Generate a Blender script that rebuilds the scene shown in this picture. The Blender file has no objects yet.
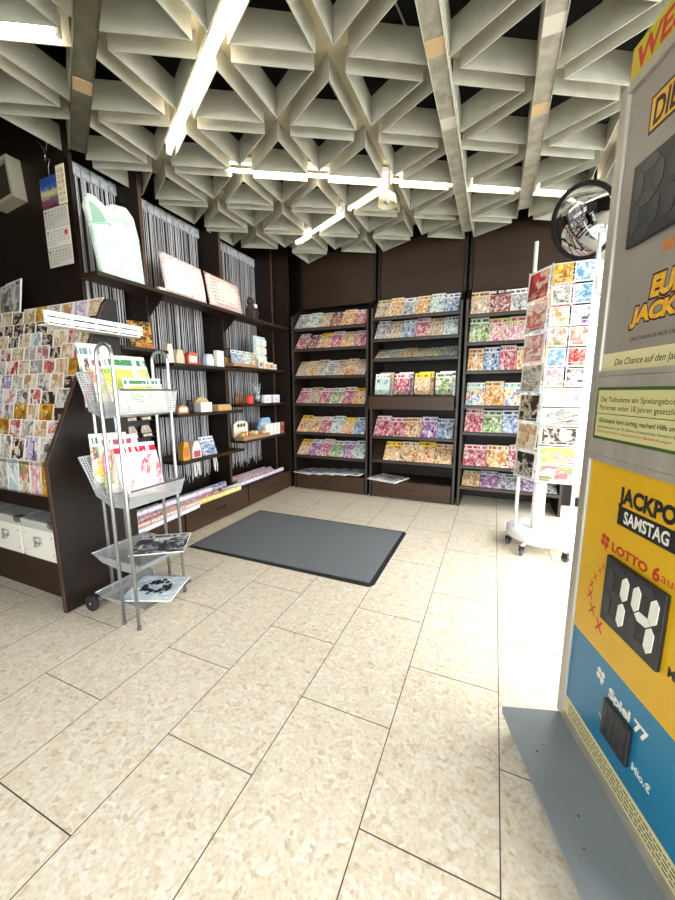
import bpy, bmesh, math, random
from mathutils import Vector, Matrix, Euler
S = bpy.context.scene
COL = S.collection
PI = math.pi

# ---------------------------------------------------------------- camera
CAMH = 1.333
F = 361.68
pitch, roll, yaw = math.radians(9.222), math.radians(-.248), math.radians(-23.295)
cam = bpy.data.cameras.new('camera')
cam.sensor_fit = 'VERTICAL'; cam.sensor_height = 36.0; cam.lens = F * 36.0 / 900.0
cam.clip_start = .02; cam.clip_end = 200
camo = bpy.data.objects.new('camera', cam); COL.objects.link(camo)
fw = Vector((math.sin(yaw) * math.cos(pitch), math.cos(yaw) * math.cos(pitch), -math.sin(pitch)))
r0 = Vector((math.cos(yaw), -math.sin(yaw), 0)); u0 = r0.cross(fw)
rr = r0 * math.cos(roll) + u0 * math.sin(roll); uu = -r0 * math.sin(roll) + u0 * math.cos(roll)
m = Matrix((rr, uu, -fw)).transposed().to_4x4(); m.translation = (0, 0, CAMH)
camo.matrix_world = m
S.camera = camo

# ---------------------------------------------------------------- world, exposure, daylight
w = bpy.data.worlds.new('daylight'); S.world = w; w.use_nodes = True
bg = w.node_tree.nodes['Background']
bg.inputs[0].default_value = (.93, .97, 1.0, 1); bg.inputs[1].default_value = 5.2
S.view_settings.view_transform = 'Standard'; S.view_settings.look = 'None'
S.view_settings.gamma = 1; S.view_settings.exposure = 0.95
S.cycles.use_denoising = True
S.cycles.max_bounces = 8; S.cycles.diffuse_bounces = 5; S.cycles.transparent_max_bounces = 16
S.cycles.sample_clamp_indirect = 8

def portal(name, loc, rot, sx, sy):
    l = bpy.data.lights.new(name, 'AREA'); l.shape = 'RECTANGLE'; l.size = sx; l.size_y = sy
    l.cycles.is_portal = True
    o = bpy.data.objects.new(name, l); COL.objects.link(o); o.location = loc; o.rotation_euler = rot
portal('daylight_side_window', (2.12, 2.0, 1.6), (0, PI / 2, 0), 3.0, 5.2)
portal('daylight_back_window', (1.5, 4.92, 1.6), (PI / 2, 0, PI), 1.1, 3.0)
portal('daylight_unseen_front', (0, -2.42, 1.5), (PI / 2, 0, 0), 3.2, 2.9)  # portal for the unseen front glazing added behind the camera

# ---------------------------------------------------------------- helpers
def lin(c):
    if isinstance(c, str):
        c = [int(c[i:i + 2], 16) / 255 for i in (0, 2, 4)]
    return tuple((x / 12.92 if x <= .04045 else ((x + .055) / 1.055) ** 2.4) for x in c[:3]) + (1,)

def mat(name, col, rough=.5, metal=0, spec=None, emit=0):
    M = bpy.data.materials.new(name); M.use_nodes = True
    b = M.node_tree.nodes['Principled BSDF']
    b.inputs['Base Color'].default_value = lin(col); b.inputs['Roughness'].default_value = rough
    b.inputs['Metallic'].default_value = metal
    if spec is not None: b.inputs['Specular IOR Level'].default_value = spec
    if emit:
        b.inputs['Emission Color'].default_value = lin(col); b.inputs['Emission Strength'].default_value = emit
    return M

def N(M, t, **k):
    n = M.node_tree.nodes.new(t)
    for a, v in k.items():
        if a.startswith('i_'):
            key = a[2:]; n.inputs[int(key) if key.isdigit() else key].default_value = v
        else: setattr(n, a, v)
    return n
def L(M, a, b): M.node_tree.links.new(a, b)
def ramp(M, stops, const=False):
    r = N(M, 'ShaderNodeValToRGB'); e = r.color_ramp.elements
    if const: r.color_ramp.interpolation = 'CONSTANT'
    while len(e) < len(stops): e.new(.5)
    for i, (p, c) in enumerate(stops): e[i].position = p; e[i].color = lin(c)
    return r

def noisy(name, c1, c2, scale=20, rough=.5, metal=0, stretch=(1, 1, 1), bump=0, coord='Object'):
    M = mat(name, c1, rough, metal, .3 if 'laminate' in name else None); b = M.node_tree.nodes['Principled BSDF']
    tc = N(M, 'ShaderNodeTexCoord'); mp = N(M, 'ShaderNodeMapping'); mp.inputs['Scale'].default_value = stretch
    nz = N(M, 'ShaderNodeTexNoise'); nz.inputs['Scale'].default_value = scale; nz.inputs['Detail'].default_value = 4
    r = ramp(M, [(.35, c1), (.65, c2)])
    L(M, tc.outputs[coord], mp.inputs[0]); L(M, mp.outputs[0], nz.inputs['Vector']); L(M, nz.outputs[0], r.inputs[0])
    L(M, r.outputs[0], b.inputs['Base Color'])
    if bump:
        bp = N(M, 'ShaderNodeBump'); bp.inputs['Strength'].default_value = bump; bp.inputs['Distance'].default_value = .01
        L(M, nz.outputs[0], bp.inputs['Height']); L(M, bp.outputs[0], b.inputs['Normal'])
    return M

MT = {}
MT['brown'] = noisy('dark_laminate', '170e08', '1f140c', 6, .5, stretch=(1, 1, .15))
MT['brown2'] = noisy('panel_laminate', '281a0f', '332214', 5, .5, stretch=(.2, 1, 1))
MT['drawer'] = noisy('drawer_laminate', '3b2a1e', '463324', 5, .4, stretch=(.3, .3, 1))
MT['edge'] = noisy('panel_edge_grain', '5b4230', '3a291e', 30, .5, stretch=(1, 1, .1))
MT['shelfgrey'] = noisy('grey_shelf_edge', '322c26', '403931', 12, .4)
MT['ceil'] = noisy('ceiling_baffle_paint', 'a2a090', 'adab9b', 9, .6)
MT['void'] = mat('dark_void', '120f0d', .9)
MT['white'] = mat('white_lacquer', 'ececea', .35)
MT['wire'] = mat('white_wire', 'd8d8d6', .35)
MT['chrome'] = noisy('brushed_steel_tube', 'a4a7aa', 'c4c6c9', 30, .28, .85, stretch=(1, 1, .1))
MT['alu'] = noisy('satin_aluminium', 'a19c90', 'b4afa3', 12, .4, .3, stretch=(1, 1, .1))
MT['black'] = mat('black_plastic', '17171a', .4)
MT['rubber'] = noisy('black_rubber', '1c1c1d', '262626', 40, .7)
MT['greyw'] = mat('grey_caster_wheel', '54585c', .5)
MT['plate'] = noisy('grey_steel_plate', '7f878b', '8a9296', 3, .42, .1)
MT['tube'] = mat('fluorescent_tube', 'fff3dc', .5, emit=11)
MT['chan'] = noisy('scuffed_channel_metal', '8a8777', 'a8a595', 14, .45, .25, stretch=(1, 1, .1))
MT['chand'] = noisy('tarnished_channel_metal', '55503f', '6e664f', 10, .4, .4)
MT['tan'] = mat('tan_tape', 'b59b72', .6)
MT['tape'] = mat('pale_tape', 'b9b5a6', .6)
MT['cream'] = mat('cream_card', 'e6dcb9', .7)
MT['paper'] = mat('white_paper', 'e9e8e2', .7)

def glass(name, tint=(1, 1, 1, 1), refl=.06):
    M = bpy.data.materials.new(name); M.use_nodes = True; nt = M.node_tree; nt.nodes.clear()
    o = N(M, 'ShaderNodeOutputMaterial'); t = N(M, 'ShaderNodeBsdfTransparent'); t.inputs[0].default_value = tint
    g = N(M, 'ShaderNodeBsdfGlossy'); g.inputs['Roughness'].default_value = .03
    x = N(M, 'ShaderNodeMixShader'); x.inputs[0].default_value = refl
    L(M, t.outputs[0], x.inputs[1]); L(M, g.outputs[0], x.inputs[2]); L(M, x.outputs[0], o.inputs[0])
    return M
MT['glass'] = glass('window_glass')
MT['acryl'] = glass('clear_acrylic', (.93, .95, .95, 1), .12)

def perforated():
    M = mat('perforated_steel', 'd0d2d4', .35, .45); nt = M.node_tree; b = nt.nodes['Principled BSDF']
    out = nt.nodes['Material Output']
    uv = N(M, 'ShaderNodeTexCoord'); v = N(M, 'ShaderNodeTexVoronoi'); v.inputs['Scale'].default_value = 74
    v.inputs['Randomness'].default_value = 0
    gt = N(M, 'ShaderNodeMath', operation='GREATER_THAN'); gt.inputs[1].default_value = .36
    t = N(M, 'ShaderNodeBsdfTransparent'); x = N(M, 'ShaderNodeMixShader')
    L(M, uv.outputs['UV'], v.inputs['Vector']); L(M, v.outputs['Distance'], gt.inputs[0]); L(M, gt.outputs[0], x.inputs[0])
    L(M, t.outputs[0], x.inputs[1]); L(M, b.outputs[0], x.inputs[2]); L(M, x.outputs[0], out.inputs[0])
    return M
MT['perf'] = perforated()

class MB:
    """collects shapes into one mesh"""
    def __init__(s): s.bm = bmesh.new(); s.uv = s.bm.loops.layers.uv.new('UVMap')
    def _uvbox(s, faces):
        for f in faces:
            n = f.normal; a = max(range(3), key=lambda i: abs(n[i]))
            for l in f.loops:
                c = l.vert.co
                l[s.uv].uv = ((c.y, c.z), (c.x, c.z), (c.x, c.y))[a]
    def box(s, x0, x1, y0, y1, z0, z1, M=None):
        x0, x1 = min(x0, x1), max(x0, x1); y0, y1 = min(y0, y1), max(y0, y1); z0, z1 = min(z0, z1), max(z0, z1)
        vs = [s.bm.verts.new((x, y, z)) for z in (z0, z1) for y in (y0, y1) for x in (x0, x1)]
        fs = [s.bm.faces.new([vs[i] for i in q]) for q in ((0, 2, 3, 1), (4, 5, 7, 6), (0, 1, 5, 4), (2, 6, 7, 3), (0, 4, 6, 2), (1, 3, 7, 5))]
        for f in fs: f.normal_update()
        s._uvbox(fs)
        if M is not None:
            for v in vs: v.co = M @ v.co
        return s
    def prism(s, pts, a, b, axis='x', M=None):
        """closed 2-D outline extruded from a to b along axis"""
        def P(p, t): return {'x': (t, p[0], p[1]), 'y': (p[0], t, p[1]), 'z': (p[0], p[1], t)}[axis]
        A = [s.bm.verts.new(P(p, a)) for p in pts]; B = [s.bm.verts.new(P(p, b)) for p in pts]
        fs = [s.bm.faces.new(A), s.bm.faces.new(B[::-1])]
        n = len(pts)
        for i in range(n): fs.append(s.bm.faces.new([A[i], B[i], B[(i + 1) % n], A[(i + 1) % n]]))
        bmesh.ops.recalc_face_normals(s.bm, faces=fs)
        s._uvbox(fs)
        if M is not None:
            for v in A + B: v.co = M @ v.co
        return s
    def quad(s, a, b, c, d, uv=True):
        vs = [s.bm.verts.new(p) for p in (a, b, c, d)]; f = s.bm.faces.new(vs)
        a, b, c, d = map(Vector, (a, b, c, d)); U = (b - a).length; V = (d - a).length
        for l, q in zip(f.loops, ((0, 0), (U, 0), (U, V), (0, V))): l[s.uv].uv = q
        return s
    def tube(s, pts, r, n=8, cap=True, closed=False):
        pts = [Vector(p) for p in pts]; rings = []
        rad = r if isinstance(r, (list, tuple)) else [r] * len(pts)
        prev = None
        for i, p in enumerate(pts):
            if closed: d = pts[(i + 1) % len(pts)] - pts[i - 1]
            else: d = pts[min(i + 1, len(pts) - 1)] - pts[max(i - 1, 0)]
            d.normalize()
            if prev is None:
                ref = Vector((0, 0, 1)) if abs(d.z) < .9 else Vector((1, 0, 0)); a = d.cross(ref).normalized()
            else: a = (prev - d * prev.dot(d)).normalized()
            prev = a; b = d.cross(a)
            rings.append([s.bm.verts.new(p + (a * math.cos(2 * PI * k / n) + b * math.sin(2 * PI * k / n)) * rad[i]) for k in range(n)])
        m_ = len(rings)
        for i in range(m_ if closed else m_ - 1):
            A, B = rings[i], rings[(i + 1) % m_]
            for k in range(n):
                f = s.bm.faces.new([A[k], A[(k + 1) % n], B[(k + 1) % n], B[k]]); f.smooth = True
        if cap and not closed: s.bm.faces.new(rings[0][::-1]); s.bm.faces.new(rings[-1])
        return s
    def lathe(s, prof, c=(0, 0, 0), n=20, M=None):
        c = Vector(c); rings = []
        for r, z in prof:
            rings.append([s.bm.verts.new(c + Vector((r * math.cos(2 * PI * k / n), r * math.sin(2 * PI * k / n), z))) for k in range(n)])
        for A, B in zip(rings, rings[1:]):
            for k in range(n):
                f = s.bm.faces.new([A[k], A[(k + 1) % n], B[(k + 1) % n], B[k]]); f.smooth = True
        if prof[0][0] > 1e-4: s.bm.faces.new(rings[0][::-1])
        if prof[-1][0] > 1e-4: s.bm.faces.new(rings[-1])
        if M is not None:
            for R in rings:
                for v in R: v.co = M @ v.co
        return s
    def mesh(s, name, mt):
        bmesh.ops.remove_doubles(s.bm, verts=s.bm.verts, dist=1e-6) if False else None
        me = bpy.data.meshes.new(name); s.bm.to_mesh(me); s.bm.free()
        for q in (mt if isinstance(mt, list) else [mt]): me.materials.append(q)
        return me
    def build(s, name, mt, parent=None, world=True, bevel=0):
        """links the mesh; world=True means the shapes were given in world space"""
        vs = [v.co for v in s.bm.verts]
        c = Vector(((min(v.x for v in vs) + max(v.x for v in vs)) / 2, (min(v.y for v in vs) + max(v.y for v in vs)) / 2, min(v.z for v in vs)))
        for v in s.bm.verts: v.co -= c
        o = bpy.data.objects.new(name, s.mesh(name, mt)); COL.objects.link(o)
        if bevel:
            b = o.modifiers.new('bevel', 'BEVEL'); b.width = bevel; b.segments = 2; b.limit_method = 'ANGLE'
        o.location = c
        if parent is not None:
            o.parent = parent
            if world: o.location = c - ORG[parent.name]
            ORG[o.name] = (c if world else ORG.get(parent.name, Vector()) + c)
        else: ORG[o.name] = c
        return o
ORG = {}

def tag(o, label, cat, group=None, kind=None):
    if label: o['label'] = label
    if cat: o['category'] = cat
    if group: o['group'] = group
    if kind: o['kind'] = kind
    return o
def struct(o): o['kind'] = 'structure'; return o
def thing(name, loc, label, cat, group=None, rz=0):
    o = bpy.data.objects.new(name, None); COL.objects.link(o); o.location = loc; o.rotation_euler = (0, 0, rz)
    o.empty_display_size = .1
    ORG[o.name] = Vector(loc); return tag(o, label, cat, group)
def copy_tree(o, parent=None):
    c = o.copy(); COL.objects.link(c)
    if parent is not None: c.parent = parent
    for ch in list(KIDS.get(o.name, o.children)): copy_tree(ch, c)
    return c
KIDS = {}
ORD = ['first', 'second', 'third', 'fourth', 'fifth', 'sixth', 'seventh', 'eighth', 'ninth', 'tenth', 'eleventh', 'twelfth', 'thirteenth', 'fourteenth', 'fifteenth', 'sixteenth', 'seventeenth', 'eighteenth', 'nineteenth', 'twentieth']

# ---------------------------------------------------------------- floor
def floor_mat():
    M = mat('limestone_tile', 'd8ccb4', .3); nt = M.node_tree; b = nt.nodes['Principled BSDF']
    g = N(M, 'ShaderNodeNewGeometry'); sp = N(M, 'ShaderNodeSeparateXYZ'); L(M, g.outputs['Position'], sp.inputs[0])
    ax = N(M, 'ShaderNodeMath', operation='ADD'); ax.inputs[1].default_value = -1.2275 + .725 * 20
    ay = N(M, 'ShaderNodeMath', operation='ADD'); ay.inputs[1].default_value = 1.906 + .4 * 20
    L(M, sp.outputs[1], ax.inputs[0]); L(M, sp.outputs[0], ay.inputs[0])
    cb = N(M, 'ShaderNodeCombineXYZ'); L(M, ax.outputs[0], cb.inputs[0]); L(M, ay.outputs[0], cb.inputs[1])
    br = N(M, 'ShaderNodeTexBrick'); br.offset = .5; br.offset_frequency = 2
    for k, v in (('Scale', 1), ('Mortar Size', .0021), ('Mortar Smooth', .1), ('Brick Width', .725), ('Row Height', .4), ('Bias', 0)): br.inputs[k].default_value = v
    br.inputs['Color1'].default_value = (1, 1, 1, 1); br.inputs['Color2'].default_value = (.9, .9, .9, 1); br.inputs['Mortar'].default_value = (0, 0, 0, 1)
    L(M, cb.outputs[0], br.inputs['Vector'])
    # shell-like chips
    nz = N(M, 'ShaderNodeTexNoise'); nz.inputs['Scale'].default_value = 14; nz.inputs['Detail'].default_value = 3
    L(M, g.outputs['Position'], nz.inputs['Vector'])
    mixv = N(M, 'ShaderNodeMix', data_type='VECTOR'); mixv.inputs[0].default_value = .08
    L(M, g.outputs['Position'], mixv.inputs[4]); L(M, nz.outputs['Color'], mixv.inputs[5])
    v = N(M, 'ShaderNodeTexVoronoi'); v.inputs['Scale'].default_value = 58; L(M, mixv.outputs[1], v.inputs['Vector'])
    sx = N(M, 'ShaderNodeSeparateColor'); L(M, v.outputs['Color'], sx.inputs[0])
    r = ramp(M, [(0, 'b59d7c'), (.07, 'd2c0a2'), (.3, 'decfb4'), (.7, 'e8dec9'), (.92, 'efeadf'), (1, 'f4f0e8')])
    L(M, sx.outputs[0], r.inputs[0])
    n2 = N(M, 'ShaderNodeTexNoise'); n2.inputs['Scale'].default_value = 70; n2.inputs['Detail'].default_value = 5
    L(M, g.outputs['Position'], n2.inputs['Vector'])
    r2 = ramp(M, [(.30, 'bca27c'), (.43, 'e2d4ba'), (.7, 'f1ebdd')]); L(M, n2.outputs[0], r2.inputs[0])
    mx = N(M, 'ShaderNodeMix', data_type='RGBA'); mx.inputs[0].default_value = .5
    L(M, r.outputs[0], mx.inputs[6]); L(M, r2.outputs[0], mx.inputs[7])
    dk = N(M, 'ShaderNodeMix', data_type='RGBA'); L(M, br.outputs['Fac'], dk.inputs[0])
    L(M, mx.outputs[2], dk.inputs[6]); dk.inputs[7].default_value = lin('463d33')
    L(M, dk.outputs[2], b.inputs['Base Color'])
    bp = N(M, 'ShaderNodeBump'); bp.inputs['Strength'].default_value = .2; bp.inputs['Distance'].default_value = .002; bp.invert = True
    L(M, br.outputs['Fac'], bp.inputs['Height']); L(M, bp.outputs[0], b.inputs['Normal'])
    return M
struct(MB().box(-4.3, 2.3, -2.6, 5.0, -.06, 0).build('floor', floor_mat()))

# ---------------------------------------------------------------- walls
struct(MB().box(-3.2, -3.1, 1.866, 5.0, 0, 3.75).build('wall_left', MT['brown']))
struct(MB().box(-4.3, -2.82, 1.84, 1.865, 0, 3.75).build('wall_alcove', MT['brown']))
struct(MB().box(-4.4, -4.3, -2.6, 1.9, 0, 3.75).build('wall_alcove_side', MT['brown']))
bw = MB().box(-3.2, .92, 4.8, 4.9, 0, 3.75).box(.92, 2.3, 4.8, 4.9, 3.1, 3.75).box(.92, 2.3, 4.8, 4.9, 0, .1)
struct(bw.build('wall_back', MT['brown']))
struct(MB().box(2.1, 2.2, -2.6, 5.0, 3.1, 3.75).box(2.1, 2.2, -2.6, 5.0, 0, .1).box(2.1, 2.2, -2.6, -.7, .1, 3.1).build('wall_right', MT['brown2']))
struct(MB().box(-4.4, 2.2, -2.6, -2.5, 3.0, 3.75).box(-4.4, -1.6, -2.6, -2.5, 0, 3.0).box(1.6, 2.2, -2.6, -2.5, 0, 3.0).build('wall_front', MT['brown2']))
struct(MB().box(-4.4, 2.3, -2.6, 5.0, 3.75, 3.85).build('ceiling', MT['void']))
def window(n, x0, x1, y0, y1, z0, z1, posts):
    fr = MB(); t = .05
    alongx = (x1 - x0) > (y1 - y0)
    fr.box(x0, x1, y0, y1, z0, z0 + t); fr.box(x0, x1, y0, y1, z1 - t, z1)
    for k in range(posts + 1):
        f_ = k / posts
        if alongx: c = x0 + (x1 - x0 - t) * f_; fr.box(c, c + t, y0, y1, z0 + t, z1 - t)
        else: c = y0 + (y1 - y0 - t) * f_; fr.box(x0, x1, c, c + t, z0 + t, z1 - t)
    o = struct(fr.build('window_%d' % n, MT['alu']))
    g = MB()
    if alongx: g.box(x0 + .02, x1 - .02, (y0 + y1) / 2 - .003, (y0 + y1) / 2 + .003, z0 + .02, z1 - .02)
    else: g.box((x0 + x1) / 2 - .003, (x0 + x1) / 2 + .003, y0 + .02, y1 - .02, z0 + .02, z1 - .02)
    g.build('pane', MT['glass'], o)
window(1, .92, 2.1, 4.83, 4.88, .1, 3.1, 1)
window(2, 2.12, 2.17, -.7, 4.8, .1, 3.1, 3)
window(3, -1.6, 1.6, -2.57, -2.52, 0, 3.0, 3)  # unseen front glazing behind the camera, added to light the magazines
struct(MB().box(-9, 12, -9, 14, -.12, -.07).build('floor_outside', mat('pale_pavement', 'c9c6c0', .8)))

# ---------------------------------------------------------------- coffered ceiling of triangular boxes
AX, AY, PX, PY = -1.39, 2.27, .5127, .592
GAP = .048; ZC, HB, TB = 3.0, .160, .005
def node(i, j2): return Vector((AX + PX * i, AY + PY * j2 / 2, 0))   # i + j2 even
cells = MB()
def inset(tri, d):
    c = sum(tri, Vector()) / 3; r = (tri[0] - c).length
    inr = r / 2; k = (inr - d) / inr
    return [c + (p - c) * k for p in tri]
ncell = 0
for i in range(-6, 8):
    for j2 in range(-16, 9):
        if (i + j2) % 2: continue
        a = node(i, j2)
        for tri in ([a, node(i + 1, j2 + 1), node(i + 1, j2 - 1)], [a, node(i - 1, j2 - 1), node(i - 1, j2 + 1)]):
            c = sum(tri, Vector()) / 3
            if c.x < -2.78 and c.y > -0.5 or c.x < -3.4 or c.y > 4.35 or c.x > 2.0 or c.y < -1.9: continue
            if c.y > 3.95 and c.x < -2.55: continue
            O_, I_ = inset(tri, GAP), inset(tri, GAP + TB)
            bm = cells.bm
            ring = []
            for z, R in ((ZC, O_), (ZC + HB, O_), (ZC + HB, I_), (ZC, I_)):
                ring.append([bm.verts.new((p.x, p.y, z)) for p in R])
            for q in range(4):
                A, B = ring[q], ring[(q + 1) % 4]
                for k in range(3): bm.faces.new([A[k], A[(k + 1) % 3], B[(k + 1) % 3], B[k]])
            ncell += 1
bmesh.ops.recalc_face_normals(cells.bm, faces=cells.bm.faces)
struct(cells.build('ceiling_lattice', MT['ceil']))
# strips that close the slots between the boxes from above
strips = MB()
def strip(p, deg, s0, s1, z):
    M = Matrix.Translation((p[0], p[1], 0)) @ Matrix.Rotation(math.radians(deg), 4, 'Z')
    def ok(s):
        q = M @ Vector((s, 0, 0)); return -2.75 < q.x < 2.0 and -1.9 < q.y < 4.3 and not (q.x < -2.5 and q.y > 3.9)
    ss = [s0 + (s1 - s0) * k / 200 for k in range(201)]; good = [s for s in ss if ok(s)]
    if len(good) > 3: strips.box(good[0], good[-1], -GAP - .002, GAP + .002, z, z + .004, M)
for i in range(-5, 7): strip((AX + PX * i, 2.27), 90, -5, 5, ZC + .120)
for j in range(-12, 14):
    strip((AX, AY + PY * j), 30, -5, 5, ZC + .126); strip((AX, AY + PY * j), 150, -5, 5, ZC + .132)
struct(strips.build('ceiling_slot_strips', mat('slot_strip_paint', 'a49c82', .6)))
# hanging tee rails above the boxes and cables in the void
rails = MB()
for i in range(-5, 7):
    x = AX + PX * i
    if -2.8 < x < 1.9: rails.box(x - .012, x + .012, -1.9, 4.4, ZC + HB, ZC + HB + .03)
struct(rails.build('ceiling_hanger_rails', MT['chand']))
rnd = random.Random(4)
for k in range(7):
    x = -1.6 + k * .5; p = []
    for q in range(9): p.append((x + rnd.uniform(-.06, .06), -.2 + q * .5, 3.32 + rnd.uniform(-.03, .06)))
    struct(MB().tube(p, .006, 6).build('ceiling_cable', MT['wire']))

def along(p, deg, s0, s1, wdt, z0, z1):
    """box of given width along a lattice line through p (x,y) at heading deg"""
    M = Matrix.Translation((p[0], p[1], 0)) @ Matrix.Rotation(math.radians(deg), 4, 'Z')
    return MB().box(s0, s1, -wdt / 2, wdt / 2, z0, z1, M)
# light channels in the slots
def channel(p, deg, s0, s1, label, dark=False, pts=()):
    base = Vector((p[0], p[1], ZC - .004)); t = thing('light_channel', base, label, 'light fitting', None)
    along(p, deg, s0, s1, .092, ZC - .02, ZC + .05).build('housing', MT['chand'] if dark else MT['chan'], t)
    M = Matrix.Translation((p[0], p[1], 0)) @ Matrix.Rotation(math.radians(deg), 4, 'Z')
    for sgn in (-1, 1):
        MB().box(s0, s1, sgn * .0462, sgn * .0475, ZC - .03, ZC + .05, M).build('flange', MT['ceil'] if not dark else MT['chand'], t)
    for s, kind in pts:
        MB().box(s - .05, s + .05, -.045, .045, ZC - .024, ZC - .02, M).build('joint_plate', MT['tan'] if kind == 't' else MT['tape'], t)
    return t
channel((AX + 2 * PX, 2.27), 90, -3.0, 2.05, 'long metal light channel running to the middle of the back wall', pts=((-.2, 't'), (.35, 'p')))
channel((AX + 3 * PX, 2.27), 90, -3.0, 1.75, 'long metal light channel nearest the round mirror', pts=((-.1, 'p'), (.45, 't')))
channel((AX - PX, 1.382), 150, -.9, .98, 'short tarnished metal channel above the hanging calendar', True, pts=((.3, 't'),))
def tube_light(p, deg, s0, s1, label, n=1, z=ZC + .03, r=.013):
    M = Matrix.Translation((p[0], p[1], 0)) @ Matrix.Rotation(math.radians(deg), 4, 'Z')
    mid = M @ Vector(((s0 + s1) / 2, 0, z)); t = thing('fluorescent_lamp', mid, label, 'lamp', 'fluorescent lamps in the ceiling slots')
    MB().box(s0 - .02, s1 + .02, -.02, .02, z + .05, z + .085, M).build('housing', MT['white'], t)
    a = M @ Vector((s0, 0, z)); b = M @ Vector((s1, 0, z))
    MB().tube([a, b], r, 12).build('tube', MT['tube'], t)
    for s in (s0 - .012, s1 + .012):
        MB().box(s - .01, s + .01, -.016, .016, z - .018, z + .05, M).build('lamp_holder', MT['white'], t)
tube_light((-1.39, 1.678), 150, -1.06, .93, 'fluorescent lamp over the calendar side, nearest and brightest diagonal', z=ZC + .0, r=.016)
tube_light((-1.903, 2.566), 30, -.1, 1.14, 'fluorescent lamp in the cross slot, left third of the row', z=ZC + .02)
tube_light((-1.903, 2.566), 30, 1.20, 1.69, 'fluorescent lamp in the cross slot just left of the long channels', z=ZC + .02)
tube_light((-1.903, 2.566), 30, 1.87, 2.28, 'fluorescent lamp in the cross slot between the two long channels', z=ZC + .02)
tube_light((-1.903, 2.566), 30, 2.46, 3.05, 'fluorescent lamp in the cross slot beside the round mirror', z=ZC + .02)
tube_light((-1.39, 3.454), 150, -.50, -.06, 'short fluorescent lamp near the round ceiling spotlight', z=ZC + .01)
tube_light((-1.39, 3.454), 150, .06, .9, 'fluorescent lamp in the far left diagonal slot by the corner', z=ZC + .01)
tube_light((-1.39, 1.678), 30, -1.5, -.72, 'fluorescent lamp at the far left edge above the card rack', z=ZC + .02)
t = thing('ceiling_spotlight', (-.93, 3.25, 2.93), 'round cream ceiling spotlight hanging among the far boxes', 'spotlight')
MB().lathe([(.03, .1), (.07, .07), (.082, .0), (.078, -.0), (.06, .02), (.03, .04)], (-.93, 3.25, 2.885), 20).build('shade', mat('cream_enamel', 'cfc6a6', .4), t)
MB().lathe([(.0, -.0), (.026, .01), (.03, .03)], (-.93, 3.25, 2.89), 14).build('bulb', MT['chrome'], t)
MB().tube([(-.93, 3.25, 2.975), (-.93, 3.25, 3.3)], .008, 8).build('stem', MT['chan'], t)

# ---------------------------------------------------------------- doormat
t = thing('doormat', (-1.53, 2.735, 0), 'large charcoal ribbed entrance mat on the pale tiled floor', 'mat')
MB().prism([(-2.37, 2.215), (-.72, 2.2), (-.69, 2.24), (-.69, 3.24), (-.72, 3.27), (-2.37, 3.27)], 0, .006, 'z').build('rubber_border', MT['rubber'], t, bevel=.002)
MB().box(-2.345, -.73, 2.245, 3.235, .006, .012).build('carpet', noisy('mat_pile', '5c6063', '7d8184', 160, .95, bump=.5), t)

# ---------------------------------------------------------------- printed covers
PAL = {
 'pink and red': ['c2264a', 'e88aa6', 'f3e6e2', '8c1f33', 'd95a6b', 'f0c6c0'],
 'teal and white': ['2f8f92', 'e9efec', '7fc4c2', 'f5f2e6', '1f5f70', 'c9dcd6'],
 'orange and cream': ['d9822b', 'f2e2bd', 'b4532a', 'e8b45c', 'f6efe0', '7a4a30'],
 'yellow and red': ['e6c23a', 'c8392e', 'f4edcf', 'e8903a', 'fbf3d6', 'a2672c'],
 'green and white': ['6f9b3f', 'f0f2e3', 'b5cf6e', '3f6a3a', 'e2e6cf', 'cfd8a0'],
 'blue and white': ['3c6db0', 'eef1f4', '8fb4dc', '23427a', 'dfe6ee', 'b8c4d4'],
 'brown and beige': ['8a6248', 'd9c4a2', '5b3c2c', 'efe3cd', 'b08a66', 'caa98a'],
 'grey and white': ['8b8d90', 'efefec', 'c7c9c9', '55585c', 'e0dfda', 'a7aaac'],
 'purple and pink': ['7a4a94', 'dba6cc', 'f1e6f0', '4b2b5f', 'c26aa6', 'e9d4e2'],
 'magenta and green': ['d24a9a', '8fb83a', 'f2eef0', 'c8388c', 'cfe08a', 'e9cfe0'],
 'turquoise and magenta': ['27b3b0', 'd0469c', '2f6fd0', 'f2f2ee', 'f2d53a', 'e25a4a'],
 'black and red': ['1d1a1d', 'b3232c', 'e9dede', '4a2a2c', 'd86a5a', '2a2226'],
}
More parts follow.
